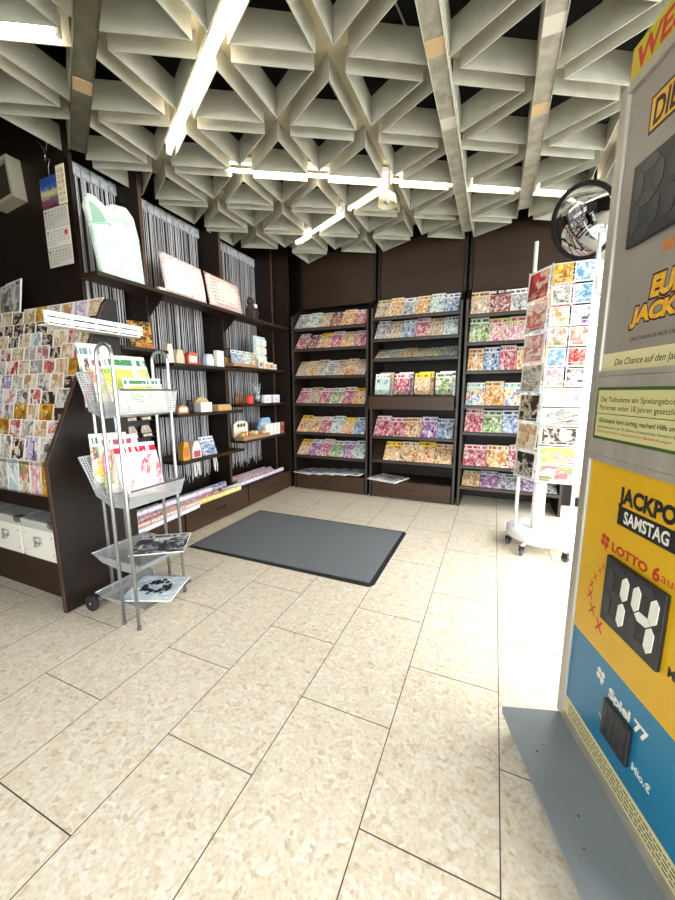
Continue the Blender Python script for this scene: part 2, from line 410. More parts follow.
def cover(name, cols, scale=6.0, band=None, border=None, paper=None, thresh=.5, lines=True):
    """printed cover: coloured blobs, a title strip with letter-like blocks and fine text rows, in UV space"""
    M = mat(name, cols[0], .32); nt = M.node_tree; b = nt.nodes['Principled BSDF']
    tc = N(M, 'ShaderNodeTexCoord'); sp = N(M, 'ShaderNodeSeparateXYZ'); L(M, tc.outputs['UV'], sp.inputs[0])
    oi = N(M, 'ShaderNodeObjectInfo'); rs = N(M, 'ShaderNodeMath', operation='MULTIPLY'); rs.inputs[1].default_value = 97.0
    L(M, oi.outputs['Random'], rs.inputs[0])
    nz = N(M, 'ShaderNodeTexNoise', noise_dimensions='4D'); nz.inputs['Scale'].default_value = scale * .6; nz.inputs['Detail'].default_value = 5
    nz.inputs['Distortion'].default_value = .8
    L(M, tc.outputs['UV'], nz.inputs['Vector']); L(M, rs.outputs[0], nz.inputs['W'])
    k = len(cols)
    r = ramp(M, [(.30 + .40 * i / k, c) for i, c in enumerate(cols)], False); L(M, nz.outputs[0], r.inputs[0])
    v = N(M, 'ShaderNodeTexVoronoi', voronoi_dimensions='4D', distance='CHEBYCHEV'); v.inputs['Scale'].default_value = scale
    L(M, tc.outputs['UV'], v.inputs['Vector']); L(M, rs.outputs[0], v.inputs['W'])
    sc = N(M, 'ShaderNodeSeparateColor'); L(M, v.outputs['Color'], sc.inputs[0])
    r2 = ramp(M, [(i / k, c) for i, c in enumerate(cols[2:] + cols[:2])], True); L(M, sc.outputs[0], r2.inputs[0])
    m1 = N(M, 'ShaderNodeMix', data_type='RGBA'); g = N(M, 'ShaderNodeMath', operation='GREATER_THAN'); g.inputs[1].default_value = thresh
    L(M, sc.outputs[1], g.inputs[0]); L(M, g.outputs[0], m1.inputs[0]); L(M, r.outputs[0], m1.inputs[6]); L(M, r2.outputs[0], m1.inputs[7])
    cur = m1.outputs[2]
    def overlay(mask, colsock=None, col=None):
        nonlocal cur
        mm = N(M, 'ShaderNodeMix', data_type='RGBA'); L(M, mask, mm.inputs[0]); L(M, cur, mm.inputs[6])
        if colsock is not None: L(M, colsock, mm.inputs[7])
        else: mm.inputs[7].default_value = lin(col)
        cur = mm.outputs[2]
    def mth(op, a, bb):
        n = N(M, 'ShaderNodeMath', operation=op)
        for i, q in enumerate((a, bb)):
            if isinstance(q, (int, float)): n.inputs[i].default_value = q
            else: L(M, q, n.inputs[i])
        return n.outputs[0]
    if lines:
        mp = N(M, 'ShaderNodeMapping'); mp.inputs['Scale'].default_value = (30, 26, 1); L(M, tc.outputs['UV'], mp.inputs[0])
        wn = N(M, 'ShaderNodeTexNoise', noise_dimensions='4D'); wn.inputs['Scale'].default_value = 1; wn.inputs['Detail'].default_value = 0
        L(M, mp.outputs[0], wn.inputs['Vector']); L(M, rs.outputs[0], wn.inputs['W'])
        overlay(mth('MULTIPLY', mth('GREATER_THAN', wn.outputs[0], .60), .6), col=cols[3])
    if band:
        top = mth('GREATER_THAN', sp.outputs[1], .76)
        overlay(top, col=band[0])
        mp = N(M, 'ShaderNodeMapping'); mp.inputs['Scale'].default_value = (16, 1.6, 1); L(M, tc.outputs['UV'], mp.inputs[0])
        wn = N(M, 'ShaderNodeTexNoise', noise_dimensions='4D'); wn.inputs['Scale'].default_value = 1; wn.inputs['Detail'].default_value = 0
        L(M, mp.outputs[0], wn.inputs['Vector']); L(M, rs.outputs[0], wn.inputs['W'])
        a = mth('MULTIPLY', mth('GREATER_THAN', sp.outputs[1], .82), mth('LESS_THAN', sp.outputs[1], .93))
        overlay(mth('MULTIPLY', a, mth('GREATER_THAN', wn.outputs[0], .47)), col=band[1])
    if border:
        def edge(s_, wv):
            return mth('GREATER_THAN', mth('ABSOLUTE', mth('SUBTRACT', s_, .5), 0), .5 - wv)
        overlay(mth('MAXIMUM', edge(sp.outputs[0], .06), edge(sp.outputs[1], .045)), col=border)
    L(M, cur, b.inputs['Base Color'])
    return M
COVER = {}
BANDS = {'pink and red': ('f3e6e2', 'c2264a'), 'teal and white': ('e9efec', '1f5f70'), 'orange and cream': ('f2e2bd', 'b4532a'),
 'yellow and red': ('f6e04a', 'c8392e'), 'green and white': ('f0f2e3', '3f6a3a'), 'blue and white': ('eef1f4', '23427a'),
 'brown and beige': ('d9c4a2', '5b3c2c'), 'grey and white': ('efefec', '55585c'), 'purple and pink': ('f1e6f0', '7a4a94'),
 'magenta and green': ('cfe08a', 'c8388c'), 'turquoise and magenta': ('f2f2ee', '27b3b0'), 'black and red': ('1d1a1d', 'e9dede')}
def soften(c):
    r_, g_, b_ = (int(c[i:i + 2], 16) for i in (0, 2, 4)); y = (r_ + g_ + b_) / 3
    return ''.join('%02x' % int(max(0, min(255, .84 * q + .16 * (.8 * y + .2 * 200)))) for q in (r_, g_, b_))
PAL = {k_: [soften(c) for c in v_] for k_, v_ in PAL.items()}
for k_, v_ in PAL.items(): COVER[k_] = cover('cover_' + k_.replace(' ', '_'), v_, 7.0, BANDS[k_], thresh=.78)

SHEET = {}
def sheet_mesh(pal, wd, ht, th=.005, bend=.004, mats=None):
    """a printed thing lying in its own xz plane: front faces -y, bottom edge at z=0"""
    key = (pal, wd, ht, th, bend)
    if key in SHEET: return SHEET[key]
    bm = bmesh.new(); uv = bm.loops.layers.uv.new('UVMap'); n = 4
    F_, B_ = [], []
    for j in range(n + 1):
        z = ht * j / n; d = -bend * math.sin(PI * j / n)
        F_.append([bm.verts.new((x, d, z)) for x in (-wd / 2, wd / 2)]); B_.append([bm.verts.new((x, d + th, z)) for x in (-wd / 2, wd / 2)])
    for j in range(n):
        f = bm.faces.new([F_[j][0], F_[j][1], F_[j + 1][1], F_[j + 1][0]])
        for l, q in zip(f.loops, ((0, j / n), (1, j / n), (1, (j + 1) / n), (0, (j + 1) / n))): l[uv].uv = q
        for f in (bm.faces.new([B_[j][1], B_[j][0], B_[j + 1][0], B_[j + 1][1]]), bm.faces.new([F_[j][1], B_[j][1], B_[j + 1][1], F_[j + 1][1]]), bm.faces.new([B_[j][0], F_[j][0], F_[j + 1][0], B_[j + 1][0]])): f.material_index = 1
    for f in (bm.faces.new([F_[0][1], F_[0][0], B_[0][0], B_[0][1]]), bm.faces.new([F_[n][0], F_[n][1], B_[n][1], B_[n][0]])): f.material_index = 1
    me = bpy.data.meshes.new('printed_sheet'); bm.to_mesh(me); bm.free()
    me.materials.append(mats or COVER[pal]); me.materials.append(MT['paper'])
    SHEET[key] = me; return me
def printed(name, me, loc, label, cat, group, tilt=0, rz=0, ry=0, kind=None):
    """tilt leans the top away from the viewer of its front"""
    o = bpy.data.objects.new(name, me); COL.objects.link(o)
    o.matrix_world = Matrix.Translation(loc) @ Matrix.Rotation(rz, 4, 'Z') @ Matrix.Rotation(-tilt, 4, 'X') @ Matrix.Rotation(ry, 4, 'Y')
    return tag(o, label, cat, group)

# ---------------------------------------------------------------- magazine wall: three bays
R = math.radians
bays = [('left', -2.50, -1.46, [(2.13, 42), (1.875, 42), (1.53, 44), (1.172, 45), (.79, 46), (.475, 48)]),
        ('middle', -1.40, -.385, [(2.185, 36), (1.94, 38), (1.71, 62), None, (.785, 40), (.485, 42)]),
        ('right', -.325, .70, [(2.135, 28), (1.845, 26), (1.545, 28), (1.17, 30), (.875, 34), (.49, 40), (.245, 62)])]
YF, YB = 4.30, 4.78
rowpal = {
 'left': [['grey and white', 'teal and white', 'brown and beige', 'black and red', 'orange and cream', 'pink and red'],
          ['pink and red', 'black and red', 'yellow and red', 'pink and red', 'orange and cream', 'pink and red'],
          ['brown and beige', 'orange and cream', 'brown and beige', 'grey and white', 'brown and beige', 'orange and cream', 'brown and beige'],
          ['pink and red', 'brown and beige', 'pink and red', 'green and white', 'pink and red', 'yellow and red'],
          ['yellow and red', 'orange and cream', 'pink and red', 'teal and white', 'yellow and red', 'blue and white'],
          ['yellow and red', 'purple and pink', 'pink and red', 'green and white', 'purple and pink', 'teal and white']],
 'middle': [['brown and beige', 'orange and cream', 'grey and white', 'orange and cream', 'teal and white', 'blue and white'],
            ['grey and white', 'brown and beige', 'blue and white', 'pink and red', 'brown and beige', 'teal and white'],
            ['brown and beige', 'grey and white', 'orange and cream', 'brown and beige', 'green and white', 'grey and white'], None,
            ['pink and red', 'pink and red', 'orange and cream', 'purple and pink', 'blue and white'],
            ['yellow and red', 'orange and cream', 'yellow and red', 'orange and cream']],
 'right': [['brown and beige', 'black and red', 'grey and white', 'yellow and red', 'pink and red'],
           ['green and white', 'magenta and green', 'magenta and green', 'blue and white', 'green and white'],
           ['orange and cream', 'blue and white', 'pink and red', 'orange and cream', 'yellow and red', 'blue and white'],
           ['turquoise and magenta', 'orange and cream', 'turquoise and magenta', 'blue and white', 'yellow and red'],
           ['pink and red', 'green and white', 'blue and white', 'teal and white', 'pink and red'],
           ['pink and red', 'orange and cream', 'pink and red', 'brown and beige'],
           ['orange and cream', 'purple and pink', 'grey and white', 'purple and pink', 'grey and white']]}
ROWN = ['top', 'second', 'third', 'fourth', 'fifth', 'sixth', 'seventh']
rnd = random.Random(11)
for name, x0, x1, rows in bays:
    xm = (x0 + x1) / 2
    t = thing('magazine_rack', (xm, 4.5, 0), {'left': 'dark brown magazine rack bay in the corner beside the gift shelves',
        'middle': 'dark brown magazine rack bay in the middle, with a book ledge at eye height',
        'right': 'dark brown magazine rack bay behind the white card spinner, without a drawer'}[name], 'magazine rack', 'magazine rack bays on the back wall')
    for s, xs in ((-1, x0), (1, x1)):
        p = MB(); a = xs - .015; b_ = xs + .015
        p.prism([(YF + .02, 0), (YF + .02, 2.30), (4.58, 2.46), (4.58, 3.12), (YB, 3.12), (YB, 0)], a, b_, 'x')
        p.build('side_panel', MT['brown'], t)
        MB().box(a + .004, b_ - .004, YF + .008, YF + .0195, .0, 2.30).build('edge_strip', MT['shelfgrey'], t)
    MB().box(x0 + .02, x1 - .02, 4.76, YB, .02, 2.44).build('back_panel', MT['brown'], t)
    MB().box(x0 + .02, x1 - .02, 4.60, 4.64, 2.44, 3.12).build('header_panel', MT['brown2'], t)
    lipm = MT['shelfgrey']
    for ri, row in enumerate(rows):
        if row is None: continue
        z, tl = row; tl = R(tl)
        M = Matrix.Translation((0, YF, z)) @ Matrix.Rotation(-tl, 4, 'X')
        ht = .30
        MB().box(x0 + .018, x1 - .018, .013, .022, -.005, ht, M).box(x0 + .018, x1 - .018, -.016, .022, -.016, -.005, M).build('sloping_shelf', MT['brown2'], t)
        MB().box(x0 + .016, x1 - .016, YF - .02, YF - .012, z - .03, z + .006).build('front_lip', lipm, t)
        pals = rowpal[name][ri]; n = len(pals)
        a0 = x0 + .03 + (.13 if (name, ri) == ('middle', 5) else 0)
        pitchx = (x1 - .03 - a0) / n
        for q, pl in enumerate(pals):
            hh = (.295, .31, .288)[(q + ri) % 3]
            wdt = round(pitchx - .004, 3)
            me = sheet_mesh(pl, wdt, hh, .006)
            p = M @ Vector((a0 + pitchx * (q + .5), .0045, .0))
            lab = '%s magazine, %s from left, %s row, %s rack bay' % (pl, ORD[q], ROWN[ri], name)
            printed('magazine', me, p, lab, 'magazine', 'magazines in the %s row of the %s bay' % (ROWN[ri], name), tl, rnd.uniform(-.004, .004))
    if name != 'right':
        MB().box(x0 + .03, x1 - .03, YF - .005, YF + .012, .015, .22).build('drawer_front', MT['drawer'], t, bevel=.003)
        MB().box(x0 + .022, x1 - .022, YF + .014, 4.75, .012, .226).build('drawer_carcass', MT['brown2'], t)
        h = MB().tube([(xm - .06, YF - .006, .13), (xm - .055, YF - .03, .128), (xm + .055, YF - .03, .128), (xm + .06, YF - .006, .13)], .005, 8)
        h.build('drawer_handle', MT['black'], t)
    if name == 'middle':
        MB().box(x0 + .018, x1 - .018, 4.15, 4.74, 1.262, 1.28).build('book_ledge', MT['brown2'], t)
        MB().box(x0 + .018, x1 - .018, 4.15, 4.165, 1.12, 1.262).build('ledge_front', MT['drawer'], t, bevel=.002)
        MB().box(x0 + .018, x1 - .018, 4.166, 4.74, 1.12, 1.135).build('ledge_bottom', MT['brown2'], t)
        for q, (pl, c2) in enumerate([('teal and white', 'teal swimmer'), ('pink and red', 'white and pink'), ('yellow and red', 'yellow topped'), ('green and white', 'green patterned')]):
            cx = x0 + .16 + q * .235
            k = thing('book_stand', (cx, 4.21, 1.28), 'clear acrylic book stand, %s from the left on the middle rack ledge' % ORD[q], 'display stand', 'acrylic stands on the book ledge')
            Mx = Matrix.Translation((cx, 4.235, 1.289)) @ Matrix.Rotation(-R(12), 4, 'X')
            MB().box(-.1, .1, .030, .033, .0, .22, Mx).build('back_plate', MT['acryl'], k)
            MB().box(-.1, .1, -.028, -.025, .0, .05, Mx).build('front_plate', MT['acryl'], k)
            MB().box(-.1, .1, -.025, .03, -.003, .0, Mx).build('foot', MT['acryl'], k)
            me = sheet_mesh(pl, .175, .245, .022, 0)
            printed('book', me, (cx, 4.218, 1.294), '%s cover paperback in a clear stand, %s from the left on the ledge' % (pl, ORD[q]), 'book', 'books standing on the ledge', R(12))
            me = sheet_mesh(['brown and beige', 'purple and pink', 'yellow and red', 'grey and white'][q], .17, .27, .018, 0)
            printed('book', me, (cx + .035, 4.292, 1.284), 'book hidden behind the %s paperback on the ledge' % ORD[q], 'book', 'books standing on the ledge', R(8))
# newspapers lying on the two drawers
NEWS = cover('newsprint', ['d9dadb', 'f1f1f0', 'c2c4c8', '7b7e84', 'e6e7e8', 'a2a5aa'], 4.0, ('f1f1f0', '4a4d55'))
for q in range(5):
    me = sheet_mesh('news', .28, .40, .008, .002, NEWS)
    x = -2.355 + q * .172
    printed('newspaper', me, (x, 4.215, .242 + q * .0095), 'folded newspaper on the left bay drawer, %s from the left in the fan' % ORD[q], 'newspaper', 'newspapers fanned on the left drawer', R(91.2), R(-14 + q))
me = sheet_mesh('news', .40, .31, .009, .002, NEWS)
for q in range(2):
    printed('newspaper', me, (-1.23 + .012 * q, 4.20 + .02 * q, .243 + q * .0105), ['lower', 'upper'][q] + ' of the two newspapers on the middle bay drawer', 'newspaper', 'newspapers on the middle drawer', R(91), R(-16 - 3 * q))

# ---------------------------------------------------------------- gift shelves along the left wall
XF = -2.57
def string_mesh(y0, y1, n, seed, zt=2.97, zb=.36):
    rn = random.Random(seed); b = MB()
    for k in range(n):
        y = y0 + (y1 - y0) * (k + .5) / n + rn.uniform(-.004, .004); wd = rn.choice([.0035, .005, .008]); x = -3.035 + rn.uniform(-.012, .012)
        ph = rn.uniform(0, 6); am = rn.uniform(.001, .006); pts = []
        bot = zb + rn.uniform(-.03, .12)
        for q in range(9):
            z = zt + (bot - zt) * q / 8; pts.append((x, y + am * math.sin(ph + q * .9), z))
        for a, c in zip(pts, pts[1:]): b.quad((a[0], a[1] - wd / 2, a[2]), (a[0], a[1] + wd / 2, a[2]), (c[0], c[1] + wd / 2, c[2]), (c[0], c[1] - wd / 2, c[2]))
    o = b
    return o
STR = noisy('curtain_string', 'c9c8cd', 'f0f0f2', 60, .5, stretch=(1, 1, .05))
for q, (y0, y1) in enumerate([(1.875, 2.35), (2.39, 3.29), (3.33, 4.55)]):
    nm = ['beside the hanging calendar, behind the beach bag', 'behind the two cushions', 'nearest the back corner'][q]
    t = thing('string_curtain', (-3.035, (y0 + y1) / 2, .4), 'silvery string curtain ' + nm, 'curtain', 'string curtains behind the gift shelves')
    tag(string_mesh(y0 + .02, y1 - .02, int((y1 - y0) * 78), q).build('strings', STR, t), None, None, kind='stuff')
    h = MB(); nn = int((y1 - y0) / .035)
    for k in range(nn):
        a = y0 + (y1 - y0) * k / nn; c = y0 + (y1 - y0) * (k + 1) / nn
        h.box(-3.05 + (k % 2) * .012, -3.03 + (k % 2) * .012, a, c, 2.965, 3.045)
    h.build('pleated_heading', noisy('silver_heading', 'a9adb2', 'd0d3d6', 25, .35), t)
    MB().tube([(-3.04, y0, 3.055), (-3.04, y1, 3.055)], .009, 8).build('rail', MT['chrome'], t)

def bracket(t, y, z):
    MB().prism([(-2.78, z - .001), (XF - .05, z - .001), (-2.78, z - .16)], y - .01, y + .01, 'y').build('bracket', MT['brown'], t)
bayL = [('nearest the calendar', 1.82, 2.35, [1.68], False), ('in the middle under the cushions', 2.39, 3.30, [1.585, 1.135, .70], True), ('in the back corner', 3.345, 4.28, [1.61, 1.19, .775], True)]
up = MB
for q, (nm, y0, y1, zs, _) in enumerate(bayL):
    t = thing('wall_shelf_unit', (-2.8, (y0 + y1) / 2, 0), 'dark brown gift shelf unit ' + nm, 'shelf unit', 'gift shelf units on the left wall')
    MB().box(-3.08, -2.79, y1, y1 + .035, .0, 3.2).build('upright', MT['brown'], t)
    MB().box(-2.80, -2.785, y1 + .002, y1 + .033, .26, 3.2).build('upright_edge', MT['edge'], t)
    for z in zs:
        yy0 = y0 + (.0 if q else .1)
        MB().box(-3.0, XF - (.03 if q == 2 else .0), yy0, y1 - .003, z - .028, z).build('shelf', MT['brown2'], t, bevel=.002)
    ya = 1.44 if q == 0 else y0
    if q:
        MB().box(-3.0, XF - .022, y0 + .004, y1 + .03, .02, .245).build('drawer_carcass', MT['brown'], t)
        d = MB().box(XF - .02, XF, y0 + .01, y1 + .03, .012, .24).build('drawer', MT['drawer'], t, bevel=.003)
        ym = (y0 + y1) / 2 + .02
        MB().tube([(XF + .001, ym - .06, .14), (XF + .025, ym - .055, .138), (XF + .025, ym + .055, .138), (XF + .001, ym + .06, .14)], .005, 8).build('drawer_handle', MT['black'], d)
    else:
        MB().box(-3.0, XF - .022, 1.93, y1 + .03, .02, .245).build('drawer_carcass', MT['brown'], t)
        d = MB().box(XF - .02, XF, 1.91, y1 + .03, .012, .24).build('drawer', MT['drawer'], t, bevel=.003)
        MB().tube([(XF + .001, 2.07, .14), (XF + .025, 2.075, .138), (XF + .025, 2.185, .138), (XF + .001, 2.19, .14)], .005, 8).build('drawer_handle', MT['black'], d)
t = thing('long_shelf', (-2.7, 3.0, 2.14), 'long dark brown top shelf carrying the beach bag and cushions', 'shelf')
MB().box(-2.78, XF, 1.79, 4.58, 2.135, 2.165).build('board', MT['brown2'], t, bevel=.002)
for y in (2.367, 3.317, 4.3): MB().prism([(-2.784, 2.134), (XF - .03, 2.134), (-2.784, 1.98)], y - .009, y + .009, 'y').build('bracket', MT['brown'], t)
struct(MB().box(-3.0, -2.56, 4.33, 4.36, 0, 3.2).build('wall_corner_panel', MT['brown']))

# ---------------------------------------------------------------- greeting card rack on the left
CARDP = {
 'cream': (['e9dfc4', 'f2ead6', 'd8c49e', 'b98a5e', 'efe6cf', 'c6b28e'], 'f2ecdc'),
 'dark brown': (['33221c', '3f2b22', '2a1c18', 'd9cdb8', '4a3328', '382620'], 'e6dcc6'),
 'red and white': (['c9302c', 'f2e8de', 'e0726a', '8c2a2a', 'f6efe6', 'd8c0b0'], 'f1e8dc'),
 'pale blue': (['a9bfcb', 'dfe6e6', '6f93a8', 'efece0', 'c3d3d8', '8aa4b0'], 'eeeade'),
 'floral green': (['6c8a4e', 'e6e4cc', 'b3a65e', 'c86a70', 'f0ecd8', '8b9c6a'], 'efe9d6'),
 'grey photo': (['8c8a86', 'cfcbc2', '5a5855', 'e4ded2', 'a49c92', '3f3d3c'], 'ebe5d8'),
 'golden yellow': (['d9a62c', 'ecca6a', 'c98f1e', '8a5a1c', 'e9d79a', 'b37a1c'], 'dca93a'),
 'pink floral': (['c98a92', 'efe2da', 'a65a6a', 'e3b8b4', 'f3ebe2', '8f6a5a'], 'efe4d8'),
 'purple': (['6c4a86', 'd9cbdc', '9a7ab0', 'efe8e8', '3f2c52', 'c2aac8'], 'ece6e4'),
}
CM = {k: cover('card_' + k.replace(' ', '_'), v[0], 3.2, None, v[1], thresh=.6, lines=(k != 'dark brown')) for k, v in CARDP.items()}
XR = -2.32
prof = [(1.205, 0), (1.205, .93), (1.645, 1.90), (1.66, 1.925), (1.725, 1.925), (1.725, 0)]
RACK = t = thing('card_rack', (-2.95, 1.5, 0), 'dark brown greeting card rack with sloping tiers at the left', 'card rack')
MB().prism(prof, XR - .03, XR, 'x').build('end_panel', MT['brown'], t)
MB().prism([(1.201, .0), (1.201, .932), (1.641, 1.902), (1.645, 1.90), (1.2049, .93), (1.2049, 0)], XR - .03, XR, 'x').build('panel_edge', MT['edge'], t)
MB().prism(prof, -3.66, -3.63, 'x').build('end_panel', MT['brown'], t)
MB().box(-3.63, XR - .03, 1.225, 1.72, .275, .30).build('box_shelf', MT['brown2'], t)
MB().box(-3.63, XR - .03, 1.30, 1.72, .0, .275).build('plinth', MT['brown2'], t)
MB().box(-3.63, XR - .03, 1.215, 1.72, .665, .70).build('display_ledge', MT['brown2'], t)
MB().box(-3.63, XR - .03, 1.207, 1.214, .64, .725).build('ledge_trim', MT['brown'], t)
MB().box(-3.63, XR - .03, 1.705, 1.72, .30, 1.92).build('back_panel', MT['brown'], t)
NT = 10
tiers = []
for k in range(NT):
    z = .905 + k * .097; y = 1.262 + (z - .93) * .444
    tiers.append((y, z))
    b = MB().box(-3.63, XR - .032, y - .01, y + .05, z - .006, z).box(-3.63, XR - .032, y - .013, y - .01, z - .006, z + .018)
    b.build('card_tier', MT['acryl'], t)
    MB().box(-3.63, XR - .032, y + .0505, y + .0535, z - .075, z + .0).build('tier_riser', MT['brown2'], t)
def px(P):
    v = Vector(P) - Vector((0, 0, CAMH)); return 337.5 + F * v.dot(rr) / v.dot(fw), 450 - F * v.dot(uu) / v.dot(fw)
rnd = random.Random(23)
cp = ['cream', 'dark brown', 'grey photo', 'pale blue', 'red and white', 'cream', 'floral green', 'dark brown', 'pink floral', 'purple', 'cream', 'golden yellow', 'grey photo', 'dark brown', 'cream', 'red and white']
# large gift cards on the ledge
x = XR - .045; q = 0
for k, c in enumerate(['golden yellow', 'pink floral', 'floral green', 'pale blue', 'grey photo', 'cream']):
    wd = (.105, .112, .125, .12, .12, .12)[k]; x -= wd / 2
    me = sheet_mesh('c' + c, wd - .006, .222, .006, 0, CM[c])
    printed('gift_card', me, (x, 1.232, .703), 'large %s gift card on the rack ledge, %s from the end panel' % (c, ORD[k]), 'card', 'large gift cards on the rack ledge', R(4)); x -= wd / 2
last = None
for k, (y, z) in enumerate(tiers):
    x = XR - .045; q = 0
    while True:
        wd = rnd.choice([.128, .136, .145, .155]); x -= wd / 2
        if px((x + .05, y, z + .1))[0] < -12: break
        c = rnd.choice([a for a in cp if a != last]); last = c
        if k == 8: c = 'dark brown' if q not in (3,) else 'cream'
        h = .165 if c != 'dark brown' else .15
        nback = 2 if rnd.random() < .3 else 1
        me = sheet_mesh('c' + c, wd - .006, h, .004, 0, CM[c])
        printed('greeting_card', me, (x, y + .004, z + .002), '%s greeting card, %s from the end panel, %s card tier from the ledge' % (c, ORD[q], ORD[k]),
                'card', 'greeting cards in the %s tier' % ORD[k], R(11), rnd.uniform(-.008, .008))
        x -= wd / 2; q += 1
for q, (xx, hh) in enumerate([(-3.36, .25), (-3.46, .24)]):
    me = sheet_mesh('cgrey photo', .30, hh, .008, 0, CM['grey photo'])
    printed('picture_card', me, (xx - .1, 1.694 + .014 * q, 1.93), ['right', 'left'][q] + ' of the large dark picture cards on top of the rack', 'card', 'large picture cards on the card rack', R(8), R(-8))
MB().box(-3.63, XR - .032, 1.69, 1.72, 1.915, 1.928).build('top_board', MT['brown2'], RACK)

def storage_box(x0, x1, label):
    t = thing('storage_box', ((x0 + x1) / 2, 1.4, .30), label, 'box', 'white storage boxes under the cards')
    W = mat('box_white', 'e4e0d2', .5)
    MB().box(x0 + .004, x1 - .004, 1.222, 1.60, .302, .50).build('body', W, t, bevel=.003)
    ld = MB().box(x0, x1, 1.214, 1.61, .5005, .555).build('lid', MT['boxlid'], t, bevel=.003)
    for xx in (x0, x1):
        s = 1 if xx == x0 else -1
        MB().box(xx - .002 * s, xx + .03 * s, 1.208, 1.2135, .525, .557).box(xx - .002 * s, xx + .03 * s, 1.208, 1.245, .5551, .559).build('metal_corner', MT['chrome'], t)
    xm = (x0 + x1) / 2
    MB().box(xm - .035, xm + .035, 1.213, 1.2215, .405, .412).box(xm - .035, xm - .029, 1.213, 1.2215, .413, .44).box(xm + .029, xm + .035, 1.213, 1.2215, .413, .44).box(xm - .035, xm + .035, 1.213, 1.2215, .441, .446).build('label_holder', MT['chrome'], t)
    MB().tube([(xm - .02, 1.2145, .404), (xm - .018, 1.204, .390), (xm + .018, 1.204, .390), (xm + .02, 1.2145, .404)], .0035, 6).build('pull', MT['chrome'], t)
    for xx in (x0 + .03, x1 - .03):
        for z in (.345, .46):
            MB().lathe([(.006, 0), (.004, .003), (0, .004)], n=8, M=Matrix.Translation((xx, 1.2215, z)) @ Matrix.Rotation(PI / 2, 4, 'X')).build('rivet', MT['chrome'], t)
MT['boxlid'] = mat('box_lid_grey', 'b5b4ac', .5)
storage_box(-2.725, -2.385, 'white storage box with metal corners next to the rack end panel')
storage_box(-3.08, -2.74, 'white storage box second from the rack end panel, cut by the picture edge')
storage_box(-3.435, -3.095, 'white storage box furthest from the rack end panel')

# ---------------------------------------------------------------- calendar and wall loudspeaker
def text_mesh(s, size=1.0, bold=0, ext=0, shear=0):
    c = bpy.data.curves.new('lettering', 'FONT'); c.body = s; c.size = size; c.offset = bold; c.extrude = ext; c.shear = shear; c.resolution_u = 3
    o = bpy.data.objects.new('lettering', c); COL.objects.link(o)
    me = bpy.data.meshes.new_from_object(o.evaluated_get(bpy.context.evaluated_depsgraph_get()))
    bpy.data.objects.remove(o); bpy.data.curves.remove(c); return me
def lettering(s, par, x, y, z, h, width=None, color=None, bold=.0, shear=0, name='lettering', rot=0, yscale=True):
    """text in the xz plane of par (facing -y): lower-left at (x, z), cap height h, fitted to width"""
    me = text_mesh(s, 1.0, bold, 0, shear)
    xs = [v.co.x for v in me.vertices]; ys = [v.co.y for v in me.vertices]
    x0, x1, y0, y1 = min(xs), max(xs), min(ys), max(ys)
    sz = h / (y1 - y0); sx = (width / (x1 - x0)) if width else sz
    cr, sr = math.cos(rot), math.sin(rot)
    for v in me.vertices:
        a, b = (v.co.x - x0) * sx, (v.co.y - y0) * sz
        v.co = (a * cr - b * sr, 0, a * sr + b * cr)
    me.materials.clear(); me.materials.append(color)
    o = bpy.data.objects.new(name, me); COL.objects.link(o); o.location = (x, y, z); o.parent = par
    return o
t = thing('wall_calendar', (-2.93, 1.80, 2.24), 'three-month wall calendar with a blue city picture hanging by a hook', 'calendar')
CX, CY = -2.955, 1.805
pic = noisy('city_night_photo', '2f4f8a', 'c9b06a', 7, .4)
def cal_pic():
    M = mat('calendar_picture', '35518c', .35); b = M.node_tree.nodes['Principled BSDF']
    tc = N(M, 'ShaderNodeTexCoord'); sp = N(M, 'ShaderNodeSeparateXYZ'); L(M, tc.outputs['Generated'], sp.inputs[0])
    nz = N(M, 'ShaderNodeTexNoise'); nz.inputs['Scale'].default_value = 9; L(M, tc.outputs['Generated'], nz.inputs['Vector'])
    a = N(M, 'ShaderNodeMath', operation='MULTIPLY_ADD'); a.inputs[1].default_value = .55; L(M, nz.outputs[0], a.inputs[0]); L(M, sp.outputs[2], a.inputs[2])
    r = ramp(M, [(.25, '4a2438'), (.42, '8a4a4a'), (.55, '3f5a7c'), (.72, 'd8c07a'), (.9, '4f78ae'), (1, '2c4a8c')]); L(M, a.outputs[0], r.inputs[0])
    L(M, r.outputs[0], b.inputs['Base Color']); return M
MB().box(CX - .15, CX + .04, CY - .004, CY, 2.645, 2.845).build('picture', cal_pic(), t)
MB().box(CX + .045, CX + .135, CY - .004, CY, 2.645, 2.89).build('year_strip', MT['cream'], t)
for r_ in range(6): 
    for c_ in range(2): lettering(str(10 + r_ * 3 + c_), t, .035 + c_ * .04, -.0002, .42 + r_ * .037, .02, .026, mat('calendar_ink_brown', '7a4a3a', .7) if 'calendar_ink_brown' not in bpy.data.materials else bpy.data.materials['calendar_ink_brown'], name='date')
CB = mat('calendar_ink', '55504a', .7); CR_ = mat('calendar_ink_red', 'b3402f', .7)
for k in range(3):
    z0 = 2.64 - (k + 1) * .132
    pg = MB().box(CX - .145, CX + .13, CY - .005 - k * .0, CY, z0 + .002, z0 + .13).build('month_page', mat('calendar_page', 'cbc7ba' if k != 1 else 'dcd8cd', .7), t)
    for r_ in range(5):
        for c_ in range(7):
            n_ = r_ * 7 + c_ + 1
            if n_ > 31: break
            lettering(str(n_), pg, -.12 + c_ * .036, -.0035, .098 - r_ * .021, .013, .02, CR_ if c_ == 6 else CB, name='date')
MB().box(CX + .075, CX + .105, CY - .008, CY - .0056, 2.445, 2.475).build('date_marker', CR_, t)
